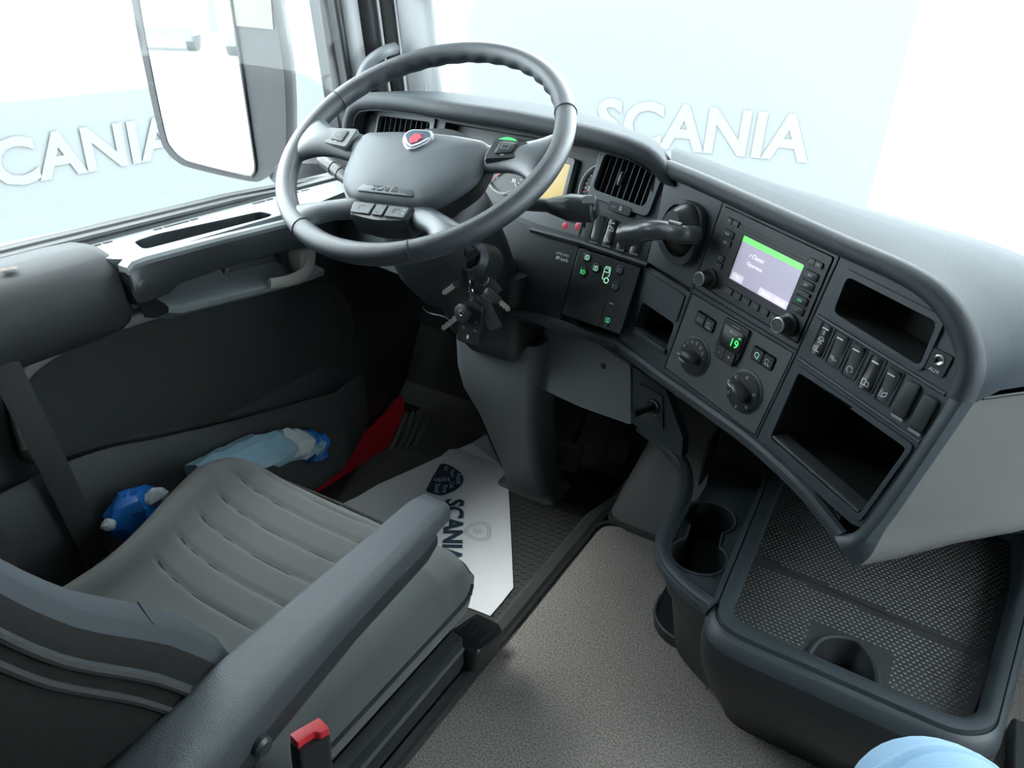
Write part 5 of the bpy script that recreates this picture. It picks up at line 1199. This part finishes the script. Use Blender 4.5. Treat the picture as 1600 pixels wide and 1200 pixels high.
# mirror
mo = thing('side_mirror', (-.62, 1.36, .55), 'tall exterior rear view mirror outside the driver window', 'mirror')
MN = V((.30, -.95, .0)).normalized(); MO = V((-.80, 1.28, .8))
Mf = Fr(MO, V((.95, .30, 0)), V((0, 0, 1)), MN)
def mp_(u, v): p = PL(u, v, MO, MN) - MO; return (p.dot(Mf.x), p.dot(Mf.y))
gl_px = [(190, -190), (218, 0), (236, 100), (258, 205), (268, 230), (286, 247), (310, 256), (385, 274), (396, 272), (400, 262), (397, 235), (380, 120), (362, 0), (335, -190)]
sh_px = [(178, -200), (205, 0), (224, 100), (248, 208), (258, 234), (278, 254), (304, 264), (388, 283), (412, 280), (434, 262), (446, 240), (444, 120), (425, 0), (390, -200)]
G2 = [mp_(*q) for q in gl_px]; S2 = [mp_(*q) for q in sh_px]
G2 = [(p.x, p.y) for p in spline([V((*q, 0)) for q in G2], 3, closed=True)]; S2 = [(p.x, p.y) for p in spline([V((*q, 0)) for q in S2], 3, closed=True)]
cx_ = sum(p[0] for p in S2) / len(S2); cy_ = sum(p[1] for p in S2) / len(S2)
def scl(s): return [(cx_ + (x - cx_) * s, cy_ + (y - cy_) * s) for x, y in S2]
obj('shell', loft([[Mf.p(x, y, .0) for x, y in S2], [Mf.p(x, y, -.03) for x, y in scl(1.01)], [Mf.p(x, y, -.08) for x, y in scl(.93)], [Mf.p(x, y, -.11) for x, y in scl(.7)]]), 'mirror_shell', mo, ang=60)
obj('glass', prism(Mf, G2, .001, .004), 'mirror_glass', mo, smooth=False)
obj('glass_seal', tube([Mf.p(x, y, .003) for x, y in G2], .004, 6, closed=True), 'black', mo)
crm = [mp_(*q) for q in ((364, -2), (366, 40), (428, 46), (424, -2), (388, -198), (338, -198))]
obj('painted_cap', prism(Mf, crm, -.01, .003), 'cream', mo, smooth=False)
obj('arm', tube(spline([Mf.p(*mp_(425, 275), -.04), P(470, 262, 'x', -.64), P(540, 265, 'x', -.57), V((-.53, 1.46, .60))], 4), .035, 10), 'mirror_shell', mo)
# hoardings with lettering
h1 = thing('hoarding', (-4.5, 4.0, -1.6), 'pale blue panel wall with white lettering outside the side window', 'wall panel')
obj('panel', box(XY, -4.55, 1.75, -.7, .1, 9.5, 1.8), 'hoarding', h1, smooth=False)
hf = Fr((-4.49, 0, 0), (0, 1, 0), (0, 0, 1))
def hl(u, v): p = P(u, v, 'x', -4.49); return (p.y, p.z)
y0, z0 = hl(0, 262); y1, z1 = hl(240, 225)
a0 = hl(0, 298); a1 = hl(0, 222)
lh = abs(a1[1] - a0[1])
text('lettering', hf.at(y0 - lh * .95, (a0[1] + a1[1]) / 2, .0), 'SCANIA', lh * 1.38, 'hoarding_letter', h1, .004, align='LEFT', bold=.03, xs=1.12)
h2 = thing('hoarding', (5.0, 9.0, -1.6), 'pale blue panel wall with white lettering ahead of the windscreen', 'wall panel')
WD_ = ray(1150, 200); WD_.z = 0; WD_.normalize()
ho = CAM + WD_ * 9.0
h2f = Fr(V((ho.x, ho.y, 0)), V((WD_.y, -WD_.x, 0)), V((0, 0, 1)))
def h2l(u, v): p = PL(u, v, h2f.o, h2f.z) - h2f.o; return (p.dot(h2f.x), p.dot(h2f.y))
lo = h2l(1040, 236); hi = h2l(1040, 166); rt = h2l(1262, 232)
obj('panel', box(h2f, -1.9, -.2, -.06, 6.8, 2.8, .1), 'hoarding', h2, smooth=False)
lh = hi[1] - lo[1]
text('lettering', h2f.at(rt[0], (hi[1] + lo[1]) / 2, .0), 'SCANIA', lh * 1.38, 'hoarding_letter', h2, .004, align='RIGHT', bold=.03, xs=1.0)
# yard seen in the mirror: hall and parked trucks behind
for k, (x, y, lb) in enumerate(((-6.0, -24.0, 'white parked truck in the mirror, left of the pair'), (-9.5, -25.0, 'white parked truck in the mirror, right of the pair'))):
    t = thing('parked_truck', (x, y, -1.6), lb, 'truck')
    f = Fr((x, y, -1.6), (1, 0, 0), (0, 1, 0))
    obj('cab', loft([[f.p(a, b, z) for a, b in rr(2.4, 2.2, .2, 4)] for z in (.5, 2.6)] + [[f.p(a, b - .1, 3.3) for a, b in rr(2.2, 1.8, .2, 4)]]), 'truck_white', t)
    obj('windscreen', box(f, 0, 1.08, 2.1, 2.1, .08, .8), 'hall_dark', t, smooth=False)
    obj('bumper', box(f, 0, 1.05, .55, 2.4, .2, .4), 'hall_dark', t, smooth=False)
    for sx in (-1, 1): obj('wheel', lathe(Fr(f.p(sx * 1.0, .3, .5), (0, 1, 0), (0, 0, 1), (sx, 0, 0)), [(.5, -.15), (.5, .15), (.25, .16), (.001, .12)], 20), 'asphalt_dark', t)
hb = thing('hall', (-9, -34, -1.6), 'dark grey hall in the mirror behind the parked trucks', 'building')
obj('wall', box(XY, -9, -34, 1.6, 14, 4, 6.4), 'hall_dark', hb, smooth=False)
obj('roof', box(XY, -9, -34, 4.95, 14.6, 4.6, .3), 'truck_white', hb, smooth=False)
